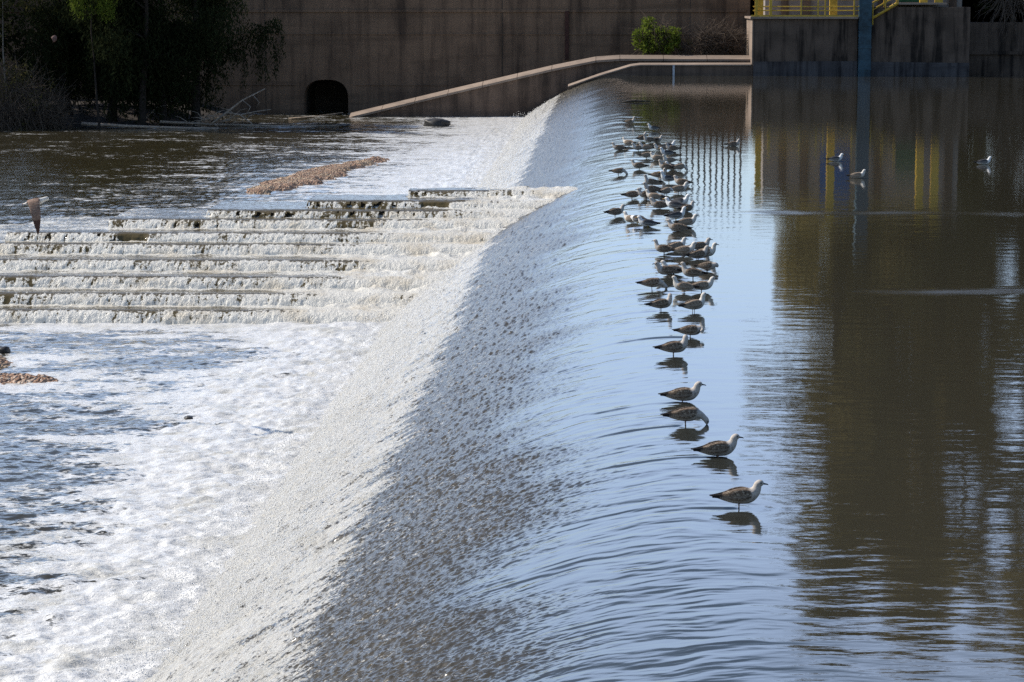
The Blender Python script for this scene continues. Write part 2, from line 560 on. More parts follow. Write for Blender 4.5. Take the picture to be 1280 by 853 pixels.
def wakes(X, Y):
    h = np.zeros_like(X)
    rows = Y[:, 0]
    for p in GPOS:
        if p.y > 110: continue
        w = 0.035 + 0.0011 * p.y
        q = abs(math.sin(p.x * 37 + p.y * 11))
        sel = np.where(np.abs(rows - p.y) < 1.2 + 6 * w)[0]
        if len(sel) == 0: continue
        i0, i1 = sel[0], sel[-1] + 1
        x, y = X[i0:i1], Y[i0:i1]
        s = np.maximum(p.x - x, 0)
        fade = sstep(-0.02, 0.15, p.x - x) * np.exp(-s / (0.6 + 1.0 * q))
        dy = y - (p.y - 0.05 * s + 0.03 * np.sin(s * 2.5))
        a = (0.007 + 0.0001 * p.y) * (0.4 + 0.8 * q)
        h[i0:i1] += a * fade * (np.exp(-(dy / w) ** 2) - 0.9 * np.exp(-((dy + 2 * w) / w) ** 2))
        rr = np.sqrt((x - p.x) ** 2 + (y - p.y) ** 2)
        h[i0:i1] += 0.0013 * np.sin(rr * 28) * np.exp(-rr * 2.6)
    return h


# water over the weir
nc = 560
xs = np.concatenate([np.linspace(-7.2, -2.5, 250, endpoint=False), np.linspace(-2.5, 3.0, nc - 250)])
Xg, Yg = np.meshgrid(xs, Yrows)
ZZ = g_np(Xg) + ripple_field(Xg, Yg) + wakes(Xg, Yg)
slope = 1.7 * 0.1115 * np.maximum(CREST - Xg, 0) ** 0.7
# push the waves along the surface normal a little on the steep part
xe = Xg - 1.3 * rough_band(Xg, Yg)
foam = -0.05 + 0.30 * sstep(0.3, -2.0, xe) + 0.07 * sstep(-1.5, -3.2, xe)  # aerated froth; its fine specks also paint in sun sparkle
edge = Xg + 0.22 * noise(Xg * 0.5, Yg * 0.8, 23) + 0.20 * noise(Xg * 1.2, Yg * 4, 24) + 0.14 * noise(Xg * 3, Yg * 9, 27)
foam = foam + 0.38 * sstep(-3.0, -3.6, edge) + 0.18 * sstep(-4.2, -6.0, Xg)
foam = foam + 0.20 * sstep(-2.0, -3.8, Xg) * fbm(Xg * 0.45, Yg * 4.0, 25, 3, 0.6)
fstreak = sstep(-2.8, -4.0, Xg)
ZZ = ZZ + fstreak * 0.03 * noise(Xg * 0.9, Yg * 7, 26)
chop = 0.09 * sstep(2.4, 0.0, Xg) * sstep(30, 120, Yg) + 0.02 * sstep(1.0, -1.0, Xg)
zn = rough_zone(Xg, Yg)
turb = 0.42 * sstep(1.2, 3.0, Xg) + 0.85 * zn
chop = chop + 0.20 * zn * sstep(-4.2, -3.2, Xg)
rip = 0.0010 + 0.0008 * sstep(2.5, 0, Xg) + 0.011 * sstep(0.3, -2.6, xe)
V = np.stack([Xg, Yg, ZZ], -1).reshape(-1, 3)
o = from_np('weir_water', V, grid_faces(NR, nc), M['weir_water'], attrs={'foam': foam, 'chop': chop, 'rip': rip, 'turb': turb})
tag(o, kind='structure')

# pool
xs = np.concatenate([np.linspace(3.0, 8, 90, endpoint=False), np.geomspace(8, 70, 110)])
Xg, Yg = np.meshgrid(xs, Yrows)
ZZ = g_np(Xg) + ripple_field(Xg, Yg) + wakes(Xg, Yg)
# rings and drawn-out wakes on the still water
pchop = np.zeros_like(Xg)
for (px, py, amp) in ((1130, 365, 0.012), (1120, 267, 0.010)):
    c = at_z(px, py, 0)
    dy = Yg - c.y - 0.0035 * (Xg - c.x) ** 2 + 0.5 * noise(Xg * 0.3, Yg * 0, 31)
    wd = 0.012 * c.y
    pchop = pchop + 0.34 * np.exp(-(dy / (0.8 * wd)) ** 2) * sstep(3.2, 4.6, Xg) * np.clip(0.6 + noise(Xg * 0.35, Yg * 0.2, 34), 0, 1)
    ZZ = ZZ + amp * np.exp(-(dy / wd) ** 2) * sstep(3.0, 4.6, Xg) * (0.5 + 0.8 * noise(Xg * 0.35, Yg * 0.2, 34)) * noise(Xg * 1.1, Yg * 3.4, 32) * 2.2
V = np.stack([Xg, Yg, ZZ], -1).reshape(-1, 3)
o = from_np('pool_water', V, grid_faces(NR, len(xs)), M['pool'], attrs={'foam': np.full(Xg.shape, -1.0), 'rip': np.full(Xg.shape, 0.0008), 'chop': pchop, 'turb': np.full(Xg.shape, 0.42)})
tag(o, kind='structure')

# ------------------------------------------------------------------ stepped fish pass: rows
ROWY = [237, 250, 262, 274, 291, 305, 325, 346, 367, 388]
ROWZ = [-0.40, -0.62, -0.85, -1.08, -1.36, -1.62, -1.92, -2.22, -2.54, -2.86]
ROWL = [513, 387, 262, 140, 12, -90, -170, -240, -300, -350]
YBACK = 77.6
rows = []
for y, z, lpx in zip(ROWY, ROWZ, ROWL):
    Yk = at_z(400, y, z).y
    rows.append([Yk, z, at_y(lpx, y, Yk).x])


def xweir(z):
    return CREST - (-z / 0.1115) ** (1 / 1.7)


# river below the weir
nr2 = 1150
yr = 1.0 / np.linspace(1 / 24.0, 1 / 192.0, nr2)
xs = np.concatenate([-np.geomspace(120, 30, 60, endpoint=False), np.linspace(-30, -4.2, 430)])
Xg, Yg = np.meshgrid(xs, yr)
toe = -6.2
dist = toe - Xg
near = sstep(78, 60, Yg)                       # below the fish pass
h = 0.03 * fbm(Xg * 0.5, Yg * 0.8, 41, 3) + 0.022 * fbm(Xg * 2.2, Yg * 3.0, 42, 3, 0.65)
h = h + sstep(5, 0, dist) * (0.07 * fbm(Xg * 0.8, Yg * 1.0, 43, 3) + 0.05 * fbm(Xg * 2.6, Yg * 3.0, 44, 3, 0.6) + 0.08)
big = fbm(Xg * 0.12, Yg * 0.16, 45, 3)
st = fbm(Xg * 0.16, Yg * 0.7, 46, 3)
foam = 0.74 * sstep(4.8, 0.3, dist + 1.9 * big) + 0.17 * near + 0.26 * st + 0.12 * big
foam = foam + near * 0.20 * sstep(11, 3, dist) + 0.24 * (1 - near)  # far-river term paints glints as pale specks
base = rows[-1][0]
foam = foam + 0.45 * sstep(base - 5.0 + 2 * big, base - 0.3, Yg) * sstep(base + 1, base, Yg)
foam = foam + 0.45 * sstep(14, 2, dist) * (1 - near)
far = sstep(150, 172, Yg)
foam = foam - 0.10 * sstep(80, 110, Yg) * sstep(14, 20, dist)
h = h * (1 - 0.5 * far)
for (px, py, wx, wy) in ((20, 478, 2.6, 1.0), (0, 450, 1.5, 0.7)):
    c = at_z(px, py, ZB)
    e = ((Xg - c.x) / wx) ** 2 + ((Yg - c.y) / wy) ** 2
    foam = foam + 0.5 * np.exp(-e * 0.6)
ZZ = ZB + h
V = np.stack([Xg, Yg, ZZ], -1).reshape(-1, 3)
o = from_np('river_water', V, grid_faces(nr2, len(xs)), M['river'], attrs={'foam': foam})
tag(o, kind='structure')

# the ten sills and the water dropping over them
SILL_LABELS = [
 'topmost short concrete sill, its right end running into the weir slope',
 'second concrete sill from the top, its curtain broken by a short dark gap',
 'short concrete sill whose dark wet lip shows left of the reddish gravel bar, third from top',
 'fourth concrete sill from the top with a long unbroken curtain of water',
 'concrete sill under the flying gull, with a brown gap in its curtain',
 'sixth concrete sill from the top, the first to run out of the picture',
 'concrete sill of the cascade, fourth from the bottom',
 'concrete sill of the cascade, third from the bottom',
 'concrete sill of the cascade, second from the bottom',
 'lowest concrete sill of the cascade, meeting the foaming river',
]
for k, (Yk, zk, Lk) in enumerate(rows):
    zlow = rows[k + 1][1] if k + 1 < len(rows) else ZB
    xr = xweir(zk) + 0.25
    bm = bmesh.new()
    add_box(bm, Lk, xr, Yk, Yk + 0.30, ZB - 0.6, zk - 0.035, 0.02)
    # return wall down the left side to the back line
    add_box(bm, Lk - 0.02, Lk + 0.28, Yk + 0.301, YBACK, ZB - 0.6, zk - 0.04, 0.02)
    s = from_bm('concrete_sill', bm, M['wet'])
    tag(s, SILL_LABELS[k], 'sill', 'sills of the stepped fish pass')
    # pool behind the sill (L shaped) : a sheet from the brink back to the back line
    step = 0.045
    xx = np.arange(Lk - 0.05, xr, step)
    yb = np.linspace(YBACK, Yk - 0.02, 60) if k == 0 else np.concatenate([np.linspace(YBACK, rows[k - 1][0], 30, endpoint=False), np.linspace(rows[k - 1][0], Yk - 0.02, 34)])
    X2, Y2 = np.meshgrid(xx, yb)
    plunge = np.zeros_like(X2) if k == 0 else np.exp(-((Y2 - rows[k - 1][0] + 0.15) / 0.35) ** 2) * sstep(rows[k - 1][2] - 0.3, rows[k - 1][2] + 0.2, X2)
    wsl = sstep(3.5, 0.0, X2 - xweir(zk) + 3.0 + 0 * X2) * 0
    rightness = sstep(xr - 5.5, xr - 0.5, X2)
    edge_up = sstep(Yk + 0.75, Yk + 0.25, Y2)
    hh = 0.02 * fbm(X2 * 1.6, Y2 * 1.8, 60 + k, 3) + plunge * (0.03 + 0.05 * fbm(X2 * 4, Y2 * 4, 80 + k, 3, 0.6)) + rightness * 0.10 * (0.5 + fbm(X2 * 1.5, Y2 * 1.5, 90 + k, 3))
    hh = hh * (1 - 0.75 * edge_up)
    ff = (0.16 if k < 3 else 0.36) + 0.75 * plunge + 0.75 * rightness + 0.22 * fbm(X2 * 0.7, Y2 * 1.2, 70 + k, 2) + (0.15 if k > 3 else 0.0) - (0.30 if k < 3 else 0.26) * edge_up * (1 - rightness)
    Z2 = zk + hh
    Vt = np.stack([X2, Y2, Z2], -1)
    # the curtain: continues the sheet over the lip and down, in streams with gaps
    drop = zk - zlow + 0.06
    tt = np.linspace(0.02, 1, 22)
    X3, T3 = np.meshgrid(xx, tt)
    thick = (0.5 * noise(X3 * 6.5 + 1.2 * T3, T3 * 0.45 + k * 7, 110 + k) + 0.6 * noise(X3 * 15.0, T3 * 0.9 + k * 5, 120 + k)) * (0.8 + 0.6 * noise(X3 * 0.5, T3 * 0 + k * 9, 150))
    wob = 0.02 * noise(X3 * 3, T3 * 3, 130 + k)
    Y3 = Yk - 0.03 - 0.45 * np.sqrt(T3) - 0.028 * thick - wob - 0.06 * T3 * rightness[:1]
    Z3 = zk - 0.02 - drop * T3 ** 1.15
    hide = (thick < -0.5 + 0.38 * (k in (0, 1, 2)) + 0.38 * (k == 4) * (X3 < -14) + 0.15 * (k == 3) - 0.1 * (k > 4)) & (T3 > 0.06) & (X3 < xr - 4.0)
    lip = sstep(0.14, 0.0, T3)
    f3 = (0.47 if k < 3 else 0.66) + (0.55 if k < 3 else 0.50) * thick + 0.2 * T3 + 0.3 * sstep(xr - 6, xr - 1, X3) - (0.42 if k < 3 else 0.2) * lip * (X3 < xr - 3) + 0.32 * noise(X3 * 0.45, T3 * 0 + k * 3, 140) - 0.06
    if k == 4:      # the brown gap in the sill under the flying gull
        gx0, gx1 = at_y(150, 298, Yk).x, at_y(190, 298, Yk).x
        gap = sstep(gx0, gx0 + 0.1, X3) * sstep(gx1, gx1 - 0.2, X3)
        f3 = f3 - 0.8 * gap
        hide = hide & (gap < 0.5)
        Y3 = Y3 + 0.12 * gap * np.sqrt(T3)
    if k == 1:
        gx0, gx1 = at_y(526, 255, Yk).x, at_y(566, 255, Yk).x
        gap = sstep(gx0, gx0 + 0.1, X3) * sstep(gx1, gx1 - 0.2, X3)
        f3 = f3 - 0.7 * gap
        hide = hide & (gap < 0.5)
        Y3 = Y3 + 0.12 * gap * np.sqrt(T3)
    V3 = np.stack([X3, Y3, Z3], -1)
    Vall = np.concatenate([Vt, V3], 0)
    nrow = Vall.shape[0]
    F = grid_faces(nrow, len(xx)).reshape(nrow - 1, len(xx) - 1, 4)
    keep = np.ones((nrow - 1, len(xx) - 1), bool)
    hq = hide[:-1, :-1] & hide[1:, 1:]
    keep[len(yb):, :] = ~hq
    # not over the higher pools
    if k > 0:
        Lp, Yp = rows[k - 1][2], rows[k - 1][0]
        qx, qy = X2[:-1, :-1], Y2[1:, 1:]
        keep[:len(yb) - 1, :] &= ~((qx > Lp + 0.1) & (qy > Yp + 0.12))
    F = F[keep]
    foamk = np.concatenate([ff, f3], 0)
    o = from_np('cascade_water', Vall.reshape(-1, 3), F, M['steps'], attrs={'foam': foamk})
    tag(o, kind='structure')

# spray thrown up along the foot of the fall
npts = 60000
u = RNG.random(npts)
Ys = 1 / (1 / 30 + u * (1 / 179 - 1 / 30))
xsr = -4.1 - 2.6 * RNG.random(npts) ** 0.8
zs = g_np(xsr) + np.abs(RNG.normal(0, 0.13, npts)) * (0.35 + 0.65 * RNG.random(npts))
zs = np.maximum(zs, ZB + 0.05 + np.abs(RNG.normal(0, 0.24, npts)))
sz = (0.004 + 0.009 * RNG.random(npts) ** 2.5) * (0.7 + Ys / 110)
offs = np.array([(1, 0, 0), (-1, 0, 0), (0, 1, 0), (0, -1, 0), (0, 0, 1), (0, 0, -1)], float)
C = np.stack([xsr, Ys, zs], -1)
V = (C[:, None, :] + offs[None] * sz[:, None, None]).reshape(-1, 3)
tri = np.array([(0, 2, 4), (2, 1, 4), (1, 3, 4), (3, 0, 4), (2, 0, 5), (1, 2, 5), (3, 1, 5), (0, 3, 5)])
F = (tri[None] + 6 * np.arange(npts)[:, None, None]).reshape(-1, 3)
M['drop'] = plain('spray drops', (0.8, 0.8, 0.79), 0.25, 0.05, 3)
o = from_np('spray', V, F, M['drop'], smooth=True)
tag(o, 'fine white droplets of spray thrown along the falling water', 'spray', kind='stuff')

# ------------------------------------------------------------------ far walls
YW = 188.0
# big retaining wall with the mouth of a tunnel
def wx(px): return at_y(px, 100, YW).x
def wz(py): return at_y(600, py, YW).z
a0, a1 = wx(380), wx(435)
zt = wz(100)
arch = []
nA = 14
for i in range(nA + 1):
    t = math.pi * (1 - i / nA)
    cx, rx = (a0 + a1) / 2, (a1 - a0) / 2
    arch.append((cx + rx * math.copysign(abs(math.cos(t)) ** 0.75, math.cos(t)), zt - 1.5 + 1.5 * math.sin(t) ** 0.8))
z0 = ZB - 1.2
poly = [(-75, z0), (a0, z0)] + arch + [(a1, z0), (11.3, z0), (11.3, 6.2), (-75, 6.2)]
wallr = empty('retaining_wall', (0, YW, 0))
tag(wallr, 'tall dark stained concrete retaining wall with a low tunnel mouth', 'wall')
bm = bmesh.new()
add_prism(bm, poly, 0, 1.6)
from_bm('wall', bm, M['wall'], wallr)
bm = bmesh.new()
cav = [(a0 - 0.01, z0)] + arch + [(a1 + 0.01, z0)]
va = [bm.verts.new((x, 1.6, z)) for x, z in cav]
vb = [bm.verts.new((x, 7.0, z)) for x, z in cav]
for i in range(len(cav) - 1):
    bm.faces.new((va[i], vb[i], vb[i + 1], va[i + 1]))
bm.faces.new(vb)
from_bm('tunnel', bm, M['tunnel'], wallr)
bm = bmesh.new()
for py, hgt, pr in ((12, 0.22, 0.10), (42, 0.10, 0.06), (106, 0.09, 0.05)):
    z = wz(py)
    x1 = 11.0 if py < 60 else a0 - 0.6
    add_box(bm, -75, x1, -pr, -0.003, z - hgt, z, 0.02)
    if py > 60: add_box(bm, a1 + 0.6, wx(560), -pr, -0.003, z - hgt, z, 0.02)
from_bm('ledge', bm, M['wall'], wallr)
bm = bmesh.new()
add_box(bm, wx(706), wx(711), -0.16, -0.004, wz(75), wz(14), 0.03)
from_bm('downpipe', bm, M['rust'], wallr)
bm = bmesh.new()
for px in (332, 628, 862):
    add_box(bm, wx(px) - 0.025, wx(px) + 0.025, -0.02, -0.002, ZB - 0.6, 6.0)
from_bm('joint', bm, M['tunnel'], wallr)

# sloping wing wall with a pale coping
def yx(px, y): return at_y(px, 100, y).x
def yz(py, y): return at_y(640, py, y).z
Y1 = 182.0
prof = [(436, 147), (560, 117), (690, 86.5), (745, 75.5), (775, 73.5), (943, 74)]
pp = [(yx(a, Y1), yz(b, Y1)) for a, b in prof]
ww = empty('wing_wall', (0, 0, 0))
tag(ww, 'long brown wing wall sloping down to the river with a sunlit coping', 'wall')
bm = bmesh.new()
add_prism(bm, [(pp[0][0], ZB - 1)] + [(x, z - 0.02) for x, z in pp] + [(pp[-1][0] - 0.15, ZB - 1)], Y1, Y1 + 1.25)
from_bm('wall', bm, M['wing'], ww)
bm = bmesh.new()
pth = [(x, Y1, z) for x, z in pp[:-1]] + [(yx(938.5, Y1), Y1, pp[-1][1])]
for (xa, ya, za), (xb, yb_, zb_) in zip(pth, pth[1:]):
    m_ = max(1, round((xb - xa) / 3.0))
    for q_ in range(m_):
        f0, f1 = q_ / m_, (q_ + 1) / m_ - 0.035 / (xb - xa)
        add_sweep(bm, [(xa + (xb - xa) * f0, ya, za + (zb_ - za) * f0), (xa + (xb - xa) * f1, ya, za + (zb_ - za) * f1)], [(-0.16, -0.16), (-0.16, 0.0), (1.25, 0.26), (1.25, -0.015), (-0.02, -0.16)])
from_bm('coping', bm, M['coping'], ww)
# lower parapet holding the pool
Y2_ = 180.0
prof2 = [(710, 108), (750, 94), (788, 82.5), (800, 81), (943, 80.5)]
p2 = [(yx(a, Y2_), yz(b, Y2_)) for a, b in prof2]
pw = empty('parapet_wall', (0, 0, 0))
tag(pw, 'low dark parapet at the end of the weir in front of the wing wall', 'wall')
bm = bmesh.new()
add_prism(bm, [(p2[0][0], -3.0)] + [(x, z - 0.02) for x, z in p2] + [(p2[-1][0] - 0.15, -3.0)], Y2_, Y2_ + 0.9)
from_bm('wall', bm, M['wing'], pw)
bm = bmesh.new()
add_sweep(bm, [(x, Y2_, z) for x, z in p2[:-1]] + [(yx(938.5, Y2_), Y2_, p2[-1][1])], [(-0.08, -0.09), (-0.08, 0.0), (0.95, 0.12), (0.95, -0.015), (-0.01, -0.09)])
from_bm('coping', bm, M['coping'], pw)
gb = box('gauge_board', (yx(840.6, Y2_), yx(843.2, Y2_), Y2_ - 0.12, Y2_ - 0.085, -0.4, yz(81.5, Y2_)), M['gauge'])
tag(gb, 'pale narrow gauge board fixed to the parapet at the waterline', 'gauge')

# ------------------------------------------------------------------ intake platform
YP = 180.0
X0, X1, X2p, X3p = yx(941, YP), yx(1071, YP), yx(1088, YP), yx(1211, YP)
ZD = yz(21, YP)
plat = empty('intake_platform', (0, 0, 0))
tag(plat, 'dark stained concrete intake block with a deck on top', 'platform')
bm = bmesh.new()
add_box(bm, X0, X1, YP, YP + 12, -2, ZD - 0.16, 0.04)
add_box(bm, X1 + 0.002, X2p - 0.002, YP + 0.5, YP + 12, -2, ZD - 0.16)
add_box(bm, X2p, X3p, YP + 0.05, YP + 12, -2, yz(9, YP), 0.04)
from_bm('block', bm, M['block'], plat)
bm = bmesh.new()
ztp = yz(77, YP)
add_prism(bm, [(X0 + 0.002, -1.5), (X0 + 0.002, ztp), (X1 - 0.01, ztp + 0.05), (X1 - 0.01, -1.5)], YP - 0.14, YP - 0.003)
from_bm('plinth', bm, M['plinth'], plat)
bm = bmesh.new()
add_prism(bm, [(X2p + 0.01, -1.5), (X2p + 0.01, ztp), (X3p - 0.01, ztp - 0.08), (X3p - 0.01, -1.5)], YP - 0.09, YP + 0.047)
from_bm('plinth', bm, M['plinth'], plat)
box('deck', (X0 - 0.25, X1 + 0.0, YP - 0.25, YP + 12, ZD - 0.158, ZD, ), M['coping'], plat)
box('sunlit_side', (X0 - 0.09, X0 - 0.003, YP + 0.02, YP + 12, 0.3, ZD - 0.162), M['coping'], plat)  # pale skin puts the sunlit left face into the colour
bm = bmesh.new()
xu0, xu1 = yx(1120, YP), yx(1181, YP)
zu = yz(3.5, YP)
add_box(bm, xu0, xu1, YP - 0.15, YP + 11, zu - 0.14, zu)
from_bm('upper_deck', bm, M['coping'], plat)

bc = empty('steel_column', ((X1 + X2p) / 2, YP - 0.05, 0))
tag(bc, 'blue green steel column rising from the water between the two concrete blocks', 'column')
wcol = (X2p - X1) * 0.46
bm = bmesh.new()
add_box(bm, -wcol, wcol, -0.42, 0.40, -2, 12.5, 0.05)
from_bm('shaft', bm, M['teal'], bc)
bm = bmesh.new()
for z in (0.5, 2.1, 3.7, 5.3, 7.5, 10):
    add_box(bm, -wcol - 0.03, wcol + 0.03, -0.45, -0.421, z - 0.06, z + 0.06)
from_bm('collar', bm, M['teal'], bc)

# yellow railing on the deck
rl = empty('railing', (0, 0, 0))
tag(rl, 'yellow steel railing along the front edge of the deck', 'railing')
yr_ = YP - 0.15
posts = [944, 962, 1000, 1021, 1030, 1066]
for px in posts:
    x = yx(px, yr_)
    r = 0.10 if px in (944, 962) else 0.05
    box('post', (x - r, x + r, yr_ - r, yr_ + r, ZD, ZD + 1.25), M['yellow'], rl)
for z in (0.45, 0.74, 1.25):
    bm = bmesh.new()
    add_tube(bm, [(yx(940, yr_), yr_, ZD + z), (X1 + 0.1, yr_, ZD + z)], 0.042, 8)
    from_bm('rail', bm, M['yellow'], rl)
box('toe_board', (X0 - 0.2, X1, yr_ - 0.06, yr_ - 0.03, ZD + 0.005, ZD + 0.13), M['yellow'], rl)
# steel stair up to the upper deck
sta = empty('stair', (0, 0, 0))
tag(sta, 'short yellow steel stair climbing to the upper deck', 'stair')
xs0, xs1 = yx(1089, YP), yx(1120, YP)
n = 5
for i in range(n):
    a, b = xs0 + (xs1 - xs0) * i / n, xs0 + (xs1 - xs0) * (i + 1) / n
    z = ZD + (zu - ZD) * (i + 0.6) / n
    box('tread', (a, b + 0.06, YP - 0.12, YP + 0.7, z - 0.05, z), M['coping'], sta)
for yy in (YP - 0.16, YP + 0.74):
    bm = bmesh.new()
    add_tube(bm, [(xs0, yy, ZD - 0.1), (xs1, yy, zu - 0.05)], 0.09, 4)
    from_bm('stringer', bm, M['yellow'], sta)
    bm = bmesh.new()
    add_tube(bm, [(xs0, yy, ZD + 1.0), (xs1, yy, zu + 1.0)], 0.04, 8)
    add_tube(bm, [(xs0, yy, ZD + 0.5), (xs1, yy, zu + 0.5)], 0.035, 8)
    for f in (0, 0.5, 1):
        x = xs0 + (xs1 - xs0) * f
        z = ZD + (zu - ZD) * f
        add_tube(bm, [(x, yy, z - 0.6 if f == 0 else z - 0.1), (x, yy, z + 1.0)], 0.045, 8)
    from_bm('handrail', bm, M['yellow'], sta)
# gate house behind the railing
gh = empty('gate_house', (0, 0, 0))
tag(gh, 'pale grey gate house with a blue shutter standing on the deck', 'building')
gx0, gx1, gy = yx(955, 184), yx(1200, 184), 184.0
bm = bmesh.new()
add_box(bm, gx0, gx1, gy, gy + 7, ZD + 0.004, 10.2, 0.03)
from_bm('wall', bm, M['panel'], gh)
box('roof', (gx0 - 0.4, gx1 + 0.4, gy - 0.5, gy + 7.4, 10.204, 10.5), M['roof'], gh)
box('shutter', (yx(1027, gy), yx(1064, gy), gy - 0.08, gy - 0.004, 5.6, 9.6), M['blue'], gh)
box('door', (yx(1122, gy), yx(1149, gy), gy - 0.08, gy - 0.004, zu + 0.05, zu + 2.2), M['green'], gh)
for px in (975, 1002, 1095, 1184):
    box('pilaster', (yx(px, gy), yx(px + 9, gy), gy - 0.25, gy - 0.004, ZD + 0.01, 10.1), M['wing'], gh)
gan = empty('gantry', (0, 0, 0))
tag(gan, 'yellow steel gantry frame standing over the deck and stair', 'gantry')
for px in (1040, 1152, 1171):
    x = yx(px, YP + 1)
    zb = zu if px > 1100 else ZD
    box('leg', (x - 0.28, x + 0.28, YP + 0.8, YP + 1.2, zb + 0.004, 9.8), M['yellow'], gan)
x = yx(949, YP + 1)
box('leg', (x - 0.22, x + 0.22, YP + 0.8, YP + 1.2, ZD + 0.004, 9.8), M['yellow'], gan)
box('beam', (yx(940, YP + 1), yx(1180, YP + 1), YP + 0.7, YP + 1.3, 9.804, 10.3), M['yellow'], gan)
# recessed wall to the right
rw = empty('recessed_wall', (0, 0, 0))
tag(rw, 'blackened low wall set back to the right of the intake block', 'wall')
bm = bmesh.new()
add_box(bm, X3p + 0.01, 75, 183.5, 186, -2, 3.9, 0.05)
from_bm('wall', bm, M['block'], rw)
bm = bmesh.new()
add_box(bm, X3p + 0.02, 75, 183.3, 183.497, 1.5, 1.75)
from_bm('ledge', bm, M['block'], rw)
# tall barred fence on the retaining wall
fe = empty('barred_fence', (0, YW + 0.8, 6.2))
tag(fe, 'tall dark barred fence on top of the retaining wall', 'fence')
bm = bmesh.new()
x = yx(852, YW)
while x < 11.0:
    add_box(bm, x - 0.075, x + 0.075, -0.05, 0.05, 0.0, 4.6)
    x += 0.47
o = from_bm('bars', bm, M['bars'], fe)
for z in (0.5, 4.2):
    box('rail', (yx(850, YW), 11.2, 0.062, 0.12, z, z + 0.1), M['bars'], fe)

# ------------------------------------------------------------------ ground
S = 3000
bm = bmesh.new()
vs = [bm.verts.new(v) for v in ((-S, 190.2, 6.1), (11.3, 190.2, 6.1), (11.3, 195, 6.1), (70, 195, 4.6), (S, 195, 4.6), (S, S, 6.1), (-S, S, 6.1))]
bm.faces.new(vs)
tag(from_bm('upper_ground', bm, M['ground']), kind='structure')
bm = bmesh.new()
vs = [bm.verts.new(v) for v in ((-S, -S, -4.6), (S, -S, -4.6), (S, S, -4.6), (-S, S, -4.6))]
bm.faces.new(vs)
tag(from_bm('ground', bm, M['ground']), kind='structure')
bm = bmesh.new()
vs = [bm.verts.new(v) for v in ((69, -60, -1), (69, 186, -1), (80, 195, 4.55), (80, -60, 4.55))]
bm.faces.new(vs)
v2 = [bm.verts.new(v) for v in ((80, -60, 4.55), (80, 195, 4.55), (600, 195, 4.58), (600, -60, 4.58))]
bm.faces.new(v2)
tag(from_bm('pool_bank', bm, M['ground']), kind='structure')

# bank on the left with the trees
xs = np.linspace(-110, -17, 260); ys = np.linspace(157, 189, 150)
Xg, Yg = np.meshgrid(xs, ys)
fe_ = 163.2 + 13.5 * sstep(-46, -18.5, Xg) + 1.0 * noise(Xg * 0.25, Xg * 0, 51) + 0.5 * noise(Xg * 0.9, Xg * 0, 52)
d = Yg - fe_
Zg = ZB - 0.5 + 0.62 * sstep(-0.6, 1.0, d) + 0.9 * sstep(0.5, 9, d) * sstep(-24, -34, Xg) - 0.9 * sstep(-34, -26, Xg) + 0.12 * fbm(Xg * 0.8, Yg * 0.8, 53, 3)
o = from_np('river_bank', np.stack([Xg, Yg, Zg], -1).reshape(-1, 3), grid_faces(150, 260), M['soil'])
tag(o, kind='structure')


def bank_z(x, y):
    i = int(np.clip((y - 157) / 32 * 149, 0, 149)); j = int(np.clip((x + 110) / 93 * 259, 0, 259))
    return float(Zg[i, j])


# gravel bars
def gravel(pts, zc, hmax, seed, edge=0.42):
    """pts: outline in picture order given as px on the river level"""
    P = [at_z(px, py, ZB) for px, py in pts]
    cx = sum(p.x for p in P) / len(P); cyy = sum(p.y for p in P) / len(P)
    x0, x1 = min(p.x for p in P), max(p.x for p in P)
    y0, y1 = min(p.y for p in P), max(p.y for p in P)
    nx = int((x1 - x0) / 0.055) + 2; ny = min(500, int((y1 - y0) / 0.07) + 2)
    X, Y = np.meshgrid(np.linspace(x0 - 0.4, x1 + 0.4, nx), np.linspace(y0 - 0.6, y1 + 0.6, ny))
    # signed distance to the outline
    dm = np.full(X.shape, 1e9); ins = np.zeros(X.shape, bool)
    for a, b in zip(P, P[1:] + P[:1]):
        ax, ay, bx, by = a.x, a.y, b.x, b.y
        t = np.clip(((X - ax) * (bx - ax) + (Y - ay) * (by - ay)) / ((bx - ax) ** 2 + (by - ay) ** 2 + 1e-9), 0, 1)
        dm = np.minimum(dm, np.hypot(X - ax - t * (bx - ax), Y - ay - t * (by - ay)))
        cond = ((ay > Y) != (by > Y)) & (X < (bx - ax) * (Y - ay) / (by - ay + 1e-12) + ax)
        ins ^= cond
    sd = np.where(ins, dm, -dm) + edge * fbm(X * 0.8, Y * 0.6, seed, 4, 0.6)
    Z = ZB - 0.25 + (hmax + 0.25) * sstep(-0.5, 0.9, sd) + 0.05 * fbm(X * 4, Y * 4, seed + 1, 2) + 0.035 * noise(X * 10, Y * 10, seed + 2) + 0.03 * noise(X * 19, Y * 19, seed + 3)
    o = from_np('gravel_bar', np.stack([X, Y, Z], -1).reshape(-1, 3), grid_faces(ny, nx), M['gravel'])
    return tag(o, kind='structure')


gravel([(300, 243), (340, 243), (400, 232), (450, 213), (495, 199), (470, 197), (430, 205), (380, 213), (330, 228)], ZB, 0.17, 201)
gravel([(-60, 484), (0, 483), (60, 481), (101, 478), (85, 471), (40, 467), (0, 466), (-60, 464)], ZB, 0.13, 205, 0.22)
gravel([(-60, 463), (0, 462), (36, 458), (20, 448), (0, 444), (-60, 440)], ZB, 0.20, 209, 0.22)


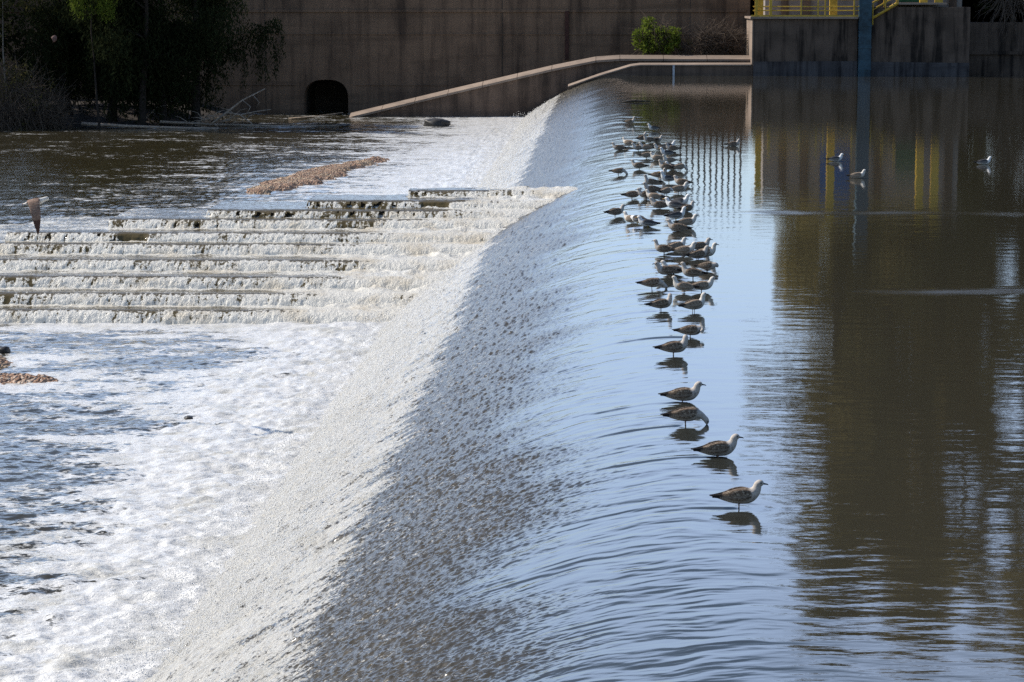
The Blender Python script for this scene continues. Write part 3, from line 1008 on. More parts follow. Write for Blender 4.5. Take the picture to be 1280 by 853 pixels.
def rock(px, py, sx, sy, sz, label, seed):
    p = at_z(px, py, ZB)
    bm = bmesh.new()
    bmesh.ops.create_icosphere(bm, subdivisions=3, radius=1)
    rr = random.Random(seed)
    ph = [rr.uniform(0, 6) for _ in range(6)]
    for v in bm.verts:
        c = v.co
        k = 1 + 0.16 * math.sin(3 * c.x + ph[0]) * math.cos(2.5 * c.y + ph[1]) + 0.10 * math.sin(7 * c.z + 5 * c.x + ph[2])
        v.co = Vector((math.copysign(abs(c.x) ** 0.7, c.x) * sx, math.copysign(abs(c.y) ** 0.7, c.y) * sy, math.copysign(abs(c.z) ** 0.7, c.z) * sz)) * k
    o = from_bm('rock', bm, M['rock'], None, True)
    o.location = (p.x, p.y, ZB + sz * 0.35)
    return tag(o, label, 'rock')


rock(546, 158, 0.8, 0.8, 0.42, 'dark squared rock standing in the water before the wing wall', 3)
rock(237, 525, 0.13, 0.16, 0.06, 'small dark rock breaking through the white foam', 4)
rock(4, 441, 0.17, 0.2, 0.12, 'dark rock behind the near gravel bar', 5)

# ------------------------------------------------------------------ plants


def leaf_cards(centers, size, rng, droop=0.0, aspect=2.2):
    n = len(centers)
    d = rng.normal(size=(n, 3)); d[:, 2] = d[:, 2] * (1 - droop) - droop * 2.0
    d /= np.linalg.norm(d, axis=1)[:, None]
    e = np.cross(d, rng.normal(size=(n, 3))); e /= np.linalg.norm(e, axis=1)[:, None] + 1e-9
    L = (size * (0.6 + 0.8 * rng.random(n)))[:, None]
    W = L / aspect
    a, b = d * L * 0.5, e * W * 0.5
    V = np.stack([centers - a, centers + b * 1.0 - a * 0.1, centers + a, centers - b - a * 0.1], 1).reshape(-1, 3)
    F = np.arange(4 * n).reshape(n, 4)
    return V, F


def crown(name, clumps, per, size, mat, parent, rng, droop=0.0, aspect=2.2, strands=0, slen=(1, 2.5)):
    cs, sh = [], []
    for (c, r) in clumps:
        k = max(8, int(per * (r[0] * r[1] * r[2]) ** 0.66))
        q = rng.normal(size=(k, 3)); q /= np.linalg.norm(q, axis=1)[:, None]
        q *= (rng.random(k) ** 0.45)[:, None]
        cs.append(np.array(c) + q * np.array(r))
        sh.append(np.clip(rng.random() * 0.5 + rng.random(k) * 0.5, 0, 1))
    for _ in range(strands):
        c, r = clumps[rng.integers(len(clumps))]
        a = rng.random() * 6.28
        st = np.array(c) + np.array([math.cos(a) * r[0] * rng.random() ** 0.5, math.sin(a) * r[1] * rng.random() ** 0.5, -r[2] * 0.3])
        ln = rng.uniform(*slen)
        k = int(ln / (size * 0.28)) + 3
        t = np.linspace(0, 1, k)
        pts = st + np.stack([0.15 * np.sin(t * 3 + a), 0.15 * np.cos(t * 2 + a), -ln * t], -1) + rng.normal(0, size * 0.35, (k, 3))
        cs.append(pts); sh.append(np.clip(rng.random() * 0.5 + rng.random(k) * 0.5, 0, 1))
    C = np.concatenate(cs); Sh = np.concatenate(sh)
    V, F = leaf_cards(C, size, rng, droop, aspect)
    return from_np(name, V, F, mat, parent, smooth=False, attrs={'shade': np.repeat(Sh, 4)})


def limbs(bm, base, top, r0, rng, n=6, spread=2.5, zfrom=0.35, bend=0.5):
    """tapered trunk with limbs; returns limb ends"""
    b, t = Vector(base), Vector(top)
    pts, rad = [], []
    off = Vector((rng.uniform(-bend, bend), rng.uniform(-bend, bend), 0))
    for i in range(9):
        f = i / 8
        pts.append(b.lerp(t, f) + off * math.sin(f * 3.1) + Vector((rng.normal() * 0.05, rng.normal() * 0.05, 0)))
        rad.append(r0 * (1 - 0.85 * f) * (1.35 if i == 0 else 1))
    add_tube(bm, pts, rad, 9)
    ends = [pts[-1]]
    for k in range(n):
        f = zfrom + (0.95 - zfrom) * (k + rng.random()) / n
        i = min(7, int(f * 8))
        s = pts[i].lerp(pts[i + 1], f * 8 - i)
        a = rng.random() * 6.28
        L = spread * (1.1 - 0.5 * f) * rng.uniform(0.7, 1.2)
        e = s + Vector((math.cos(a) * L, math.sin(a) * L, L * rng.uniform(0.2, 0.8)))
        m = s.lerp(e, 0.5) + Vector((0, 0, L * 0.12))
        rr = r0 * (1 - 0.85 * f) * 0.55
        add_tube(bm, [s, m, e], [rr, rr * 0.7, rr * 0.3], 6)
        ends.append(e)
    return ends


def tree(label, x, y, z, ht, r0, leaf, bark, seed, crown_z=0.45, spread=3.0, csize=1.6, per=90, size=0.35, strands=0, slen=(1, 2.5), droop=0.3, extra=(), group=None, name='tree', nl=9, aspect=2.4):
    rng = np.random.default_rng(seed)
    t = empty(name, (x, y, z))
    tag(t, label, 'tree', group)
    bm = bmesh.new()
    ends = limbs(bm, (0, 0, -0.3), (rng.normal() * 0.6, rng.normal() * 0.6, ht * 0.92), r0, rng, nl, spread, crown_z)
    from_bm('trunk', bm, bark, t, True)
    cl = []
    for e in ends:
        for _ in range(2):
            s = csize * rng.uniform(0.6, 1.2)
            cl.append(((e.x + rng.normal() * 0.5 * csize, e.y + rng.normal() * 0.5 * csize, e.z + rng.normal() * 0.4 * csize), (s, s, s * 0.75)))
    cl += list(extra)
    crown('crown', cl, per, size, leaf, t, rng, droop, aspect, strands, slen)
    return t


gt = 'trees shading the left bank'
def btree(px, yy, ht, r0, label, seed, **k):
    k['per'] = 330; k['extra'] = list(k.get('extra', ())) + [((0, 0.5, 3.0), (2.0, 1.6, 1.8)), ((0.3, -0.3, 6.5), (2.4, 1.8, 1.8))]
    x = at_y(px, 100, yy).x
    return tree(label, x, yy, bank_z(x, yy), ht, r0, M['leaf_dark'], M['bark'], seed, group=gt, **k)


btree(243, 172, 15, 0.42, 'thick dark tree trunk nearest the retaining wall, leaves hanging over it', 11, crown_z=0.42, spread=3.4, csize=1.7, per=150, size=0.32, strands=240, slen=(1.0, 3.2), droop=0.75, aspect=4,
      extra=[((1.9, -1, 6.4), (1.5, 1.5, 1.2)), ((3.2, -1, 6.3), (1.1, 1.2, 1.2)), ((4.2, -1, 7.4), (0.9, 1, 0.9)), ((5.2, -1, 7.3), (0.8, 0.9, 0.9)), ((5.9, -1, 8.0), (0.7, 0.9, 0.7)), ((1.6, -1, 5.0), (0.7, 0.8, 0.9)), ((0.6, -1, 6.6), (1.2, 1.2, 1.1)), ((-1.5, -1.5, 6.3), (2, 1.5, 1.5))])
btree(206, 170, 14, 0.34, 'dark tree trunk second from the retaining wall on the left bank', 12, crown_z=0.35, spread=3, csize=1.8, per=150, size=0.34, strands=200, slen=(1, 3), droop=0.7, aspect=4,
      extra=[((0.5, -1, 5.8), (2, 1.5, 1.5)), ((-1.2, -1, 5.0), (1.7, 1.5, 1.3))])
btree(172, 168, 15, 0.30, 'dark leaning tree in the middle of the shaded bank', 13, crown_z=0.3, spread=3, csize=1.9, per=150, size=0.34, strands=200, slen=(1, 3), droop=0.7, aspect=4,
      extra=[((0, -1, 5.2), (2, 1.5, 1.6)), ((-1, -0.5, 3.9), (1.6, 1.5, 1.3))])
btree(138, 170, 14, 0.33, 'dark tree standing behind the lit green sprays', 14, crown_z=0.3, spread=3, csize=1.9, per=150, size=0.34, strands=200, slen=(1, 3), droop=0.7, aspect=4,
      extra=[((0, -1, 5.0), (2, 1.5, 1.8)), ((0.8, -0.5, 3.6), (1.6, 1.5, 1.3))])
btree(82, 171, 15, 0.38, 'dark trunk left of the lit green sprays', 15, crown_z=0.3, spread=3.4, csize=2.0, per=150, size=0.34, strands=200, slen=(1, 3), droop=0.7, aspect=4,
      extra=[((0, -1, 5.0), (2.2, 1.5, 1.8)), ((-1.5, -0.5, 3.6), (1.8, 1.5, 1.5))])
x = at_y(15, 100, 167).x
tree('slim pale trunked tree at the left edge above the bush', x, 167, bank_z(x, 167), 11, 0.10, M['leaf_olive'], M['palebark'], 16, crown_z=0.6, spread=2, csize=1.0, per=80, size=0.25, group=gt, nl=7)
for i, (xx, yy) in enumerate(((-50, 168), (-54, 174), (-60, 167), (-66, 172), (-47, 178))):  # out-of-view trees added to keep the sun off the bank
    tree('unseen dark tree added to shade the left bank', xx, yy, bank_z(xx, yy), 16, 0.35, M['leaf_dark'], M['bark'], 30 + i, crown_z=0.15, spread=3.6, csize=2.2, per=60, size=0.5, group=gt, nl=12)


def bush(name, label, px, py, yy, w, hgt, leaf, seed, size=0.14, per=700, twigs=40, bark=None, n=14, depth=None, zbase=None, cat='bush', droop=0.0, aspect=2.0, group=None):
    rng = np.random.default_rng(seed)
    p = at_y(px, py, yy)
    z = p.z if zbase is None else zbase
    t = empty(name, (p.x, yy, z))
    tag(t, label, cat, group)
    dp = depth or w * 0.7
    bm = bmesh.new()
    for _ in range(twigs):
        a = rng.random() * 6.28; q = rng.random() ** 0.5
        e = Vector((math.cos(a) * w * 0.5 * q, math.sin(a) * dp * 0.5 * q, hgt * rng.uniform(0.55, 1.02) * (1 - 0.35 * q * q)))
        s = Vector((e.x * 0.25, e.y * 0.25, -0.1))
        kk = 0.10 * w
        e += Vector((rng.normal() * kk, rng.normal() * kk * 0.5, rng.normal() * kk * 0.6))
        s = Vector((rng.normal() * 0.18 * w, rng.normal() * 0.1 * dp, -0.1))
        mid = s.lerp(e, 0.55) + Vector((rng.normal() * kk, rng.normal() * kk, abs(rng.normal()) * kk))
        add_tube(bm, [s, mid, e], [0.025, 0.016, 0.007], 4)
        for _ in range(2):
            e2 = mid + Vector((rng.normal() * kk * 1.6, rng.normal() * kk, rng.normal() * kk * 1.3))
            add_tube(bm, [mid, e2], [0.012, 0.005], 3)
    from_bm('stems', bm, bark or M['twig'], t)
    cl = []
    for _ in range(n):
        a = rng.random() * 6.28; q = rng.random() ** 0.5
        r = w * rng.uniform(0.07, 0.19)
        cl.append(((math.cos(a) * (w * 0.5 - r) * q, math.sin(a) * (dp * 0.5 - r) * q, r * 0.7 + (hgt - 1.6 * r) * rng.random() * (1 - 0.4 * q * q)), (r, r, r * 0.85)))
    crown('foliage', cl, per, size, leaf, t, rng, droop, aspect)
    return t


bush('green_bush', 'round sunlit green bush growing behind the wing wall', 823, 70, 185, 4.3, 3.6, M['leaf_bright'], 51, size=0.24, per=330, twigs=90, n=36)
bush('small_bush', 'sparse yellowish bush at the right foot of the round green bush', 856, 70, 184.8, 1.8, 1.6, M['leaf_olive'], 52, size=0.13, per=400, twigs=40, n=10)
bush('dry_shrub', 'grey brown leafless shrub against the wall beside the deck', 897, 72, 185.2, 4.4, 3.0, M['leaf_dry'], 53, size=0.10, per=60, twigs=420, n=20, depth=1.6)
bz = lambda px, yy: bank_z(at_y(px, 100, yy).x, yy)
bush('tangled_bush', 'tangled brown and green bush at the left edge of the bank', 18, 100, 164.5, 6.4, 6.0, M['leaf_olive'], 54, size=0.16, per=120, twigs=240, n=26, zbase=bz(18, 164.5))
bush('low_bush', 'low brown twiggy bush in front of the dark trunks', 62, 100, 164.8, 3.6, 3.4, M['leaf_dry'], 55, size=0.13, per=120, twigs=160, n=16, zbase=bz(62, 164.8))
for i, px in enumerate((30, 75, 110, 145, 180, 212)):  # shrubs added to darken the gaps between the trunks
    bush('shade_shrub', 'dark shrub added to fill the shade behind the trunks', px, 100, 177, 4.6, 5.2 if px < 200 else 3.4, M['leaf_dark'], 60 + i, size=0.25, per=300, twigs=30, n=26, zbase=bz(px, 177), group='dark shrubs added behind the trunks', cat='shrub')
# lit sprays hanging into the picture
rng = np.random.default_rng(70)
p = at_y(112, 0, 163.5)
sprt = empty('willow_sapling', (p.x, 163.5, bank_z(p.x, 163.5)))
tag(sprt, 'young tree with bright yellow green sprays hanging before the dark trunks', 'tree')
zz = p.z - sprt.location.z
bm = bmesh.new()
limbs(bm, (0.4, 0.3, -0.3), (0, 0, zz + 2.2), 0.09, rng, 5, 1.6, 0.7)
from_bm('trunk', bm, M['bark'], sprt, True)
crown('crown', [((0.0, -0.2, zz + 1.0), (1.2, 0.7, 0.7)), ((-0.8, 0, zz + 1.3), (0.6, 0.6, 0.6)), ((1.1, 0, zz + 0.8), (0.6, 0.6, 0.5))], 200, 0.20, M['leaf_bright'], sprt, rng, 0.85, 5, 110, (0.8, 2.2))
bm = bmesh.new()
bmesh.ops.create_icosphere(bm, subdivisions=2, radius=0.2)
for v in bm.verts:
    v.co.x *= 0.9 + 0.5 * math.sin(9 * v.co.z + 4 * v.co.x); v.co.y *= 0.4; v.co.z *= 1.2 + 0.4 * math.sin(8 * v.co.x)
o = from_bm('plastic_scrap', bm, M['scrap'], None, True)
o.location = at_y(67, 49, 163.6)
tag(o, 'faded pinkish scrap of plastic caught high in the twigs', 'litter')

# tall trees beyond the intake, seen mirrored in the pool
tg = 'tall trees beyond the intake'
TT = ((19.6, 206, 37, 3.0), (24.5, 208, 40, 4.5), (30, 212, 42, 5.0), (37, 207, 44, 5.5), (45, 214, 47, 6), (54, 209, 46, 6), (27, 222, 38, 4.5), (64, 216, 46, 6), (35, 224, 43, 5.5), (50, 228, 49, 6))
for i, (xx, yy, ht, sprd) in enumerate(TT):
    tree('tall olive tree beyond the intake, its crown mirrored in the pool', xx, yy, 4.9, ht * 1.14, 0.55, M['leaf_tall'], M['bark'], 90 + i, crown_z=0.10, spread=sprd, csize=2.6, per=110, size=0.8, group=tg, nl=26)
for i, (xx, yy, ht) in enumerate(((31, 198, 11), (36.5, 199, 13), (42, 198, 11), (49, 199, 14), (57, 198, 12))):
    tree('bushy dark tree behind the recessed wall', xx, yy, 4.7, ht, 0.25, M['leaf_dark'], M['bark'], 140 + i, crown_z=0.05, spread=2.6, csize=2.0, per=90, size=0.6, group='bushy trees behind the recessed wall', nl=14)
# bare branches over the recessed wall
rng = np.random.default_rng(120)
bt = empty('bare_tree', (yx(1262, 183), 182.6, 0.0))
tag(bt, 'bare tangled tree hanging over the recessed wall at the right edge', 'tree')
bt.location.z = 3.95
bt.location.y = 184.6
bm = bmesh.new()
add_tube(bm, [(0.3, 0, -0.1), (0.2, -0.2, 1.2), (0.1, -0.3, 3.2)], [0.16, 0.12, 0.06], 8)
from_bm('trunk', bm, M['palebark'], bt, True)
bm = bmesh.new()
for k in range(150):
    a = rng.uniform(0, 6.28); s = Vector((0.2, -0.2, rng.uniform(0.6, 3.0)))
    L = rng.uniform(1.2, 3.2)
    e = s + Vector((math.cos(a) * L, -abs(math.sin(a)) * L * 0.55 - 0.6, rng.uniform(-2.6, 0.8)))
    m = s.lerp(e, 0.5) + Vector((rng.normal() * 0.2, rng.normal() * 0.2, 0.5 + rng.random() * 0.6))
    q = s.lerp(e, 0.8) + Vector((rng.normal() * 0.15, 0, 0.3))
    add_tube(bm, [s, m, q, e], [0.035, 0.025, 0.017, 0.007], 4)
from_bm('branches', bm, M['twig'], bt)

# driftwood
def branch(name, label, px, py, zoff, pts, mat, group=None, yy=None):
    p = at_z(px, py, ZB + zoff)
    o_ = None
    bm = bmesh.new()
    for poly, r0, r1 in pts:
        n_ = len(poly)
        add_tube(bm, poly, [r0 + (r1 - r0) * i / (n_ - 1) for i in range(n_)], 7)
    o_ = from_bm(name, bm, mat, None, True)
    o_.location = p
    return tag(o_, label, 'driftwood', group)


branch('driftwood_branch', 'bleached forked branch sticking up from the end of the bank', 262, 157, 0.1,
       [([(0, 0, 0), (1.2, 0.1, 0.9), (2.3, 0.2, 1.75), (3.9, 0.3, 2.55)], 0.10, 0.03),
        ([(1.2, 0.1, 0.9), (2.2, -0.3, 0.75), (3.4, -0.4, 1.0), (4.4, -0.5, 1.15)], 0.07, 0.02),
        ([(2.3, 0.2, 1.75), (2.9, 0, 1.3), (2.5, -0.3, 0.5)], 0.05, 0.015),
        ([(2.2, -0.3, 0.75), (3.0, -0.5, 0.2), (3.2, -0.6, 0.0)], 0.05, 0.02),
        ([(3.0, 0.25, 2.15), (3.5, 0.1, 1.6), (3.3, 0, 1.2)], 0.035, 0.01)] +
       [([(x_, y_, z_), (x_ + dx * 0.5, y_ + dy, z_ + dz * 0.8), (x_ + dx, y_ - dy, z_ + dz)], 0.028, 0.008) for x_, y_, z_, dx, dy, dz in
        [(random.uniform(-1.5, 3.2), random.uniform(-0.3, 0.3), random.uniform(0.0, 0.7), random.uniform(-1.5, 1.8), random.uniform(-0.3, 0.3), random.uniform(-0.3, 0.8)) for _ in range(34)]], M['drift'])
branch('driftwood_log', 'long pale log lying along the waterline of the bank', 100, 158, 0.16,
       [([(0, 0.6, 0.15), (3, 0.3, 0.0), (6.5, 0.5, -0.12), (9.5, 0.8, -0.18)], 0.13, 0.06)], M['drift'])
branch('driftwood_log', 'grey brown log stretched right past the forked branch', 200, 156, 0.12,
       [([(0, 0, 0.2), (4, 0.3, 0.0), (8, 0.6, -0.1), (12.5, 1.0, -0.08)], 0.10, 0.04),
        ([(4, 0.3, 0.0), (5, 0.2, 0.45), (5.6, 0.1, 0.5)], 0.05, 0.015),
        ([(9, 0.6, -0.1), (10.2, 0.3, 0.3), (11, 0.2, 0.35)], 0.04, 0.01)], M['drift'])
branch('driftwood_branch', 'thin bent branch rising from the shaded bank', 178, 153, 0.2,
       [([(0, 0, 0), (0.7, 0, 0.7), (1.0, 0, 1.05), (1.8, 0, 1.2)], 0.06, 0.02), ([(0.7, 0, 0.7), (1.6, 0, 0.5)], 0.03, 0.01)], M['drift'])
branch('driftwood_branch', 'slender pale branch reaching over the water towards the wing wall', 385, 148, 0.1,
       [([(-1.5, 0.5, -0.05), (0.5, 0.3, 0.12), (2.6, 0.1, 0.42)], 0.05, 0.02)], M['drift'])
p = on_weir(795, 128)
bm = bmesh.new()
add_tube(bm, [(-0.75, -0.1, 0.03), (-0.2, 0.05, 0.07), (0.3, 0.0, 0.06), (0.8, 0.15, 0.05)], [0.03, 0.06, 0.05, 0.02], 7)
add_tube(bm, [(-0.1, 0.04, 0.06), (0.1, -0.05, 0.22)], [0.035, 0.012], 6)
o = from_bm('driftwood_stick', bm, M['darkdrift'], None, True)
o.location = p
tag(o, 'dark stick floating on the water beyond the farthest gull', 'driftwood')

# ------------------------------------------------------------------ gulls


def gull_mat():
    n = NT('plumage')
    at = n.n('ShaderNodeAttribute', attribute_name='plumage')
    ns = n.noise(n.coords((1, 1.5, 1.5)), 38, 3, 0.6)
    mot = n.n('ShaderNodeAttribute', attribute_name='mottle')
    f = n.math('MULTIPLY', n.rng(ns, 0.52, 0.66), mot.outputs['Fac'])
    c = n.mix(f, at.outputs['Color'], (0.42, 0.35, 0.27))
    ns2 = n.noise(n.coords((1, 1.5, 1.5), loc=(3, 1, 2)), 26, 3, 0.6)
    f2 = n.math('MULTIPLY', n.rng(ns2, 0.50, 0.66), n.math('MULTIPLY', mot.outputs['Fac'], 0.8))
    c = n.mix(f2, c, (0.045, 0.033, 0.025))
    b = n.bsdf(c, 0.75, 0.25)
    n.l(n.bump(ns, 0.35, 0.006), b.inputs['Normal'])
    return n.done(b)


M['gull'] = gull_mat()
M['bill_dark'] = plain('dark bill', (0.02, 0.018, 0.018), 0.4, 0.2, 10)
M['bill_yellow'] = plain('yellow bill', (0.55, 0.30, 0.04), 0.4, 0.2, 10)
M['eye'] = plain('eye', (0.006, 0.005, 0.005), 0.15, 0.1, 5)

PLUM = {
 'brown': dict(head=(0.52, 0.47, 0.42), back=(0.14, 0.10, 0.07), belly=(0.44, 0.39, 0.34), tail=(0.022, 0.018, 0.016), leg=(0.20, 0.14, 0.12), hm=0.55, bm=1.0, em=0.55),
 'pale': dict(head=(0.68, 0.64, 0.58), back=(0.27, 0.205, 0.15), belly=(0.55, 0.50, 0.44), tail=(0.03, 0.024, 0.02), leg=(0.24, 0.17, 0.14), hm=0.25, bm=0.9, em=0.3),
 'adult': dict(head=(0.80, 0.79, 0.77), back=(0.055, 0.055, 0.062), belly=(0.78, 0.77, 0.75), tail=(0.014, 0.014, 0.015), leg=(0.45, 0.30, 0.06), hm=0.0, bm=0.10, em=0.0),
}


def loft(V, F, R, stations, region, n=16, side=Vector((0, 1, 0))):
    """stations: (x,y,z,ry,rz); ring perpendicular to the path; region name stored per vertex"""
    nst = len(stations)
    dense, src = [], []
    for i in range(nst - 1):
        for j in range(3):
            f = j / 3
            p0, p1, p2, p3 = (stations[min(max(i + q, 0), nst - 1)] for q in (-1, 0, 1, 2))
            dense.append(tuple(0.5 * (2 * b + (c - a) * f + (2 * a - 5 * b + 4 * c - d) * f * f + (3 * b - a - 3 * c + d) * f ** 3) for a, b, c, d in zip(p0, p1, p2, p3)))
            src.append(i if f < 0.5 else i + 1)
    dense.append(stations[-1]); src.append(nst - 1)
    stations = [d[:3] + (max(d[3], 0.002), max(d[4], 0.002)) for d in dense]
    P = [Vector(s[:3]) for s in stations]
    base = len(V)
    for i, p in enumerate(P):
        d = (P[min(i + 1, len(P) - 1)] - P[max(i - 1, 0)]).normalized()
        sd = (side - d * side.dot(d)).normalized()
        upv = sd.cross(d) * -1
        if upv.z < 0 and abs(d.z) < 0.9: upv = -upv
        for k in range(n):
            a = 2 * math.pi * k / n
            V.append(p + sd * (math.cos(a) * stations[i][3]) + upv * (math.sin(a) * stations[i][4]))
            R.append((region(src[i], nst) if callable(region) else region, math.sin(a)))
    for i in range(len(P) - 1):
        for k in range(n):
            F.append((base + i * n + k, base + i * n + (k + 1) % n, base + (i + 1) * n + (k + 1) % n, base + (i + 1) * n + k))
    F.append(tuple(base + k for k in range(n))[::-1])
    F.append(tuple(base + (len(P) - 1) * n + k for k in range(n)))


def gull_shape(pose):
    """body, folded wings and legs as lofts, plus the head frame; local: x forward, z up, feet at 0"""
    lift = {'stand': -0.030, 'tall': -0.026, 'drink': -0.022, 'low': -0.060, 'preen': -0.04, 'look': -0.03, 'swim': -0.125}[pose]
    body = [(-0.30, 0, 0.150, 0.022, 0.006), (-0.245, 0, 0.152, 0.030, 0.012), (-0.19, 0, 0.153, 0.046, 0.034), (-0.12, 0, 0.158, 0.066, 0.062),
            (-0.04, 0, 0.163, 0.082, 0.083), (0.045, 0, 0.170, 0.090, 0.092), (0.11, 0, 0.180, 0.084, 0.088)]
    hd, hside = None, 0.0
    if pose in ('stand', 'low', 'swim'):
        nk = [(0.156, 0, 0.205, 0.068, 0.070), (0.183, 0, 0.240, 0.052, 0.056), (0.194, 0, 0.270, 0.044, 0.048), (0.204, 0, 0.296, 0.043, 0.046), (0.224, 0, 0.311, 0.041, 0.042), (0.250, 0, 0.309, 0.028, 0.031), (0.264, 0, 0.306, 0.014, 0.016)]
        bill = [(0.258, 0, 0.307), (0.285, 0, 0.304), (0.308, 0, 0.300), (0.318, 0, 0.291)]
        eye = (0.237, 0.036, 0.320)
    elif pose == 'tall':
        nk = [(0.153, 0, 0.210, 0.066, 0.068), (0.174, 0, 0.252, 0.049, 0.053), (0.183, 0, 0.290, 0.041, 0.044), (0.192, 0, 0.325, 0.042, 0.044), (0.211, 0, 0.343, 0.041, 0.041), (0.237, 0, 0.343, 0.028, 0.030), (0.250, 0, 0.340, 0.014, 0.016)]
        bill = [(0.244, 0, 0.341), (0.270, 0, 0.338), (0.293, 0, 0.333), (0.303, 0, 0.324)]
        eye = (0.224, 0.036, 0.352)
    elif pose == 'look':
        nk = [(0.153, 0, 0.208, 0.066, 0.068), (0.172, 0, 0.250, 0.050, 0.053), (0.180, 0.004, 0.284, 0.043, 0.045), (0.184, 0.014, 0.312, 0.043, 0.043), (0.188, 0.034, 0.324, 0.040, 0.039), (0.190, 0.058, 0.328, 0.022, 0.024), (0.191, 0.070, 0.325, 0.012, 0.013)]
        bill = [(0.191, 0.064, 0.326), (0.193, 0.090, 0.321), (0.194, 0.112, 0.316), (0.194, 0.120, 0.308)]
        eye = (0.218, 0.040, 0.338)
    elif pose == 'drink':
        nk = [(0.165, 0, 0.172, 0.060, 0.058), (0.208, 0, 0.150, 0.044, 0.044), (0.240, 0, 0.122, 0.036, 0.038), (0.262, 0, 0.100, 0.036, 0.037), (0.274, 0, 0.076, 0.033, 0.034), (0.277, 0, 0.052, 0.022, 0.024), (0.277, 0, 0.040, 0.012, 0.013)]
        bill = [(0.277, 0, 0.046), (0.278, 0, 0.022), (0.279, 0, 0.000), (0.276, 0, -0.012)]
        eye = (0.286, 0.029, 0.074)
    elif pose == 'preen':
        nk = [(0.155, 0, 0.198, 0.062, 0.060), (0.188, 0, 0.205, 0.050, 0.048), (0.205, 0.012, 0.198, 0.042, 0.042), (0.213, 0.032, 0.182, 0.038, 0.038), (0.208, 0.056, 0.168, 0.034, 0.034), (0.190, 0.074, 0.158, 0.023, 0.024), (0.178, 0.080, 0.152, 0.012, 0.013)]
        bill = [(0.184, 0.078, 0.155), (0.160, 0.088, 0.145), (0.140, 0.094, 0.136), (0.132, 0.094, 0.128)]
        eye = (0.222, 0.068, 0.180)
    V, F, R = [], [], []
    nb = len(body)
    st = body + nk

    def reg(i, n):
        if i <= 1: return 'tail'
        if i < nb: return 'body'
        if i == nb: return 'neck'
        return 'head'
    loft(V, F, R, st, reg)
    for s in (1, -1):
        wing = [(0.115, s * 0.066, 0.205, 0.012, 0.022), (0.085, s * 0.079, 0.202, 0.018, 0.050), (0.02, s * 0.086, 0.194, 0.018, 0.064), (-0.07, s * 0.076, 0.188, 0.016, 0.056),
                (-0.15, s * 0.050, 0.178, 0.014, 0.036), (-0.22, s * 0.030, 0.175, 0.011, 0.022), (-0.29, s * 0.016, 0.172, 0.008, 0.012), (-0.335, s * 0.008, 0.172, 0.004, 0.006)]
        loft(V, F, R, wing, lambda i, n: 'tip' if i >= 5 else 'wing', 12)
        if pose != 'swim':
            z0 = -lift
            leg = [(0.01, s * 0.035, 0.125, 0.017, 0.017), (0.00, s * 0.036, 0.098, 0.009, 0.009), (-0.004, s * 0.036, 0.06, 0.0072, 0.0072), (0.004, s * 0.036, 0.0, 0.0075, 0.0075)]
            if pose == 'low': leg = [(a, b, c * 1.0 + 0.0, d, e) for a, b, c, d, e in leg[:2]] + [(0.0, s * 0.036, 0.05, 0.0078, 0.0078)]
            loft(V, F, R, leg, 'leg', 8, Vector((0, 1, 0)))
            if pose != 'low':
                loft(V, F, R, [(-0.012, s * 0.036, 0.004, 0.008, 0.005), (0.02, s * 0.036, 0.004, 0.016, 0.005), (0.055, s * 0.036, 0.003, 0.026, 0.004)], 'leg', 8)
    T = Matrix.Translation((0, 0, lift))
    V = [T @ v for v in V]
    bill = [T @ Vector(b) for b in bill]
    return V, F, R, bill, T @ Vector(eye), pose


def remesh(V, F, voxel, sm=4):
    me = bpy.data.meshes.new('tmp')
    me.from_pydata([tuple(v) for v in V], [], F)
    o = link(bpy.data.objects.new('tmp', me))
    md = o.modifiers.new('r', 'REMESH'); md.mode = 'VOXEL'; md.voxel_size = voxel
    ms = o.modifiers.new('s', 'SMOOTH'); ms.iterations = sm; ms.factor = 0.5
    dg = bpy.context.evaluated_depsgraph_get()
    out = bpy.data.meshes.new_from_object(o.evaluated_get(dg))
    bpy.data.objects.remove(o); bpy.data.meshes.remove(me)
    return out


def colour(me, V, R, plum, eye=None):
    P = PLUM[plum]
    kd = KDTree(len(V))
    for i, v in enumerate(V): kd.insert(v, i)
    kd.balance()
    n = len(me.vertices)
    col = np.ones((n, 4), np.float32); mot = np.zeros(n, np.float32)
    for i, v in enumerate(me.vertices):
        acc = np.zeros(3); wsum = 0; ma = 0
        for co, j, dd in kd.find_n(v.co, 3):
            reg, up = R[j]
            w = 1 / (dd + 0.003)
            if reg == 'tail': c, m = P['tail'], 0.0
            elif reg == 'tip': c, m = P['tail'], 0.0
            elif reg == 'wing': c, m = P['back'], P['bm']
            elif reg == 'leg': c, m = P['leg'], 0.0
            elif reg == 'head': c, m = P['head'], P['hm'] * 0.5
            elif reg == 'neck': c, m = P['head'], P['hm']
            else:
                t = min(max((up + 0.1) / 0.6, 0), 1)
                c = tuple(P['belly'][q] * (1 - t) + P['back'][q] * t for q in range(3))
                m = P['em'] * (1 - t) + P['bm'] * t
            acc += np.array(c) * w; ma += m * w; wsum += w
        if eye is not None and plum in ('brown', 'pale'):
            de = min((v.co - eye).length, (v.co - Vector((eye.x, -eye.y, eye.z))).length)
            if de < 0.026:
                acc = acc * (0.35 + 0.65 * (de / 0.026))
        col[i, :3] = acc / wsum; mot[i] = ma / wsum
    a = me.color_attributes.new('plumage', 'FLOAT_COLOR', 'POINT'); a.data.foreach_set('color', col.ravel())
    b = me.attributes.new('mottle', 'FLOAT', 'POINT'); b.data.foreach_set('value', mot)
    me.materials.clear(); me.materials.append(M['gull'])
    me.polygons.foreach_set('use_smooth', [True] * len(me.polygons))


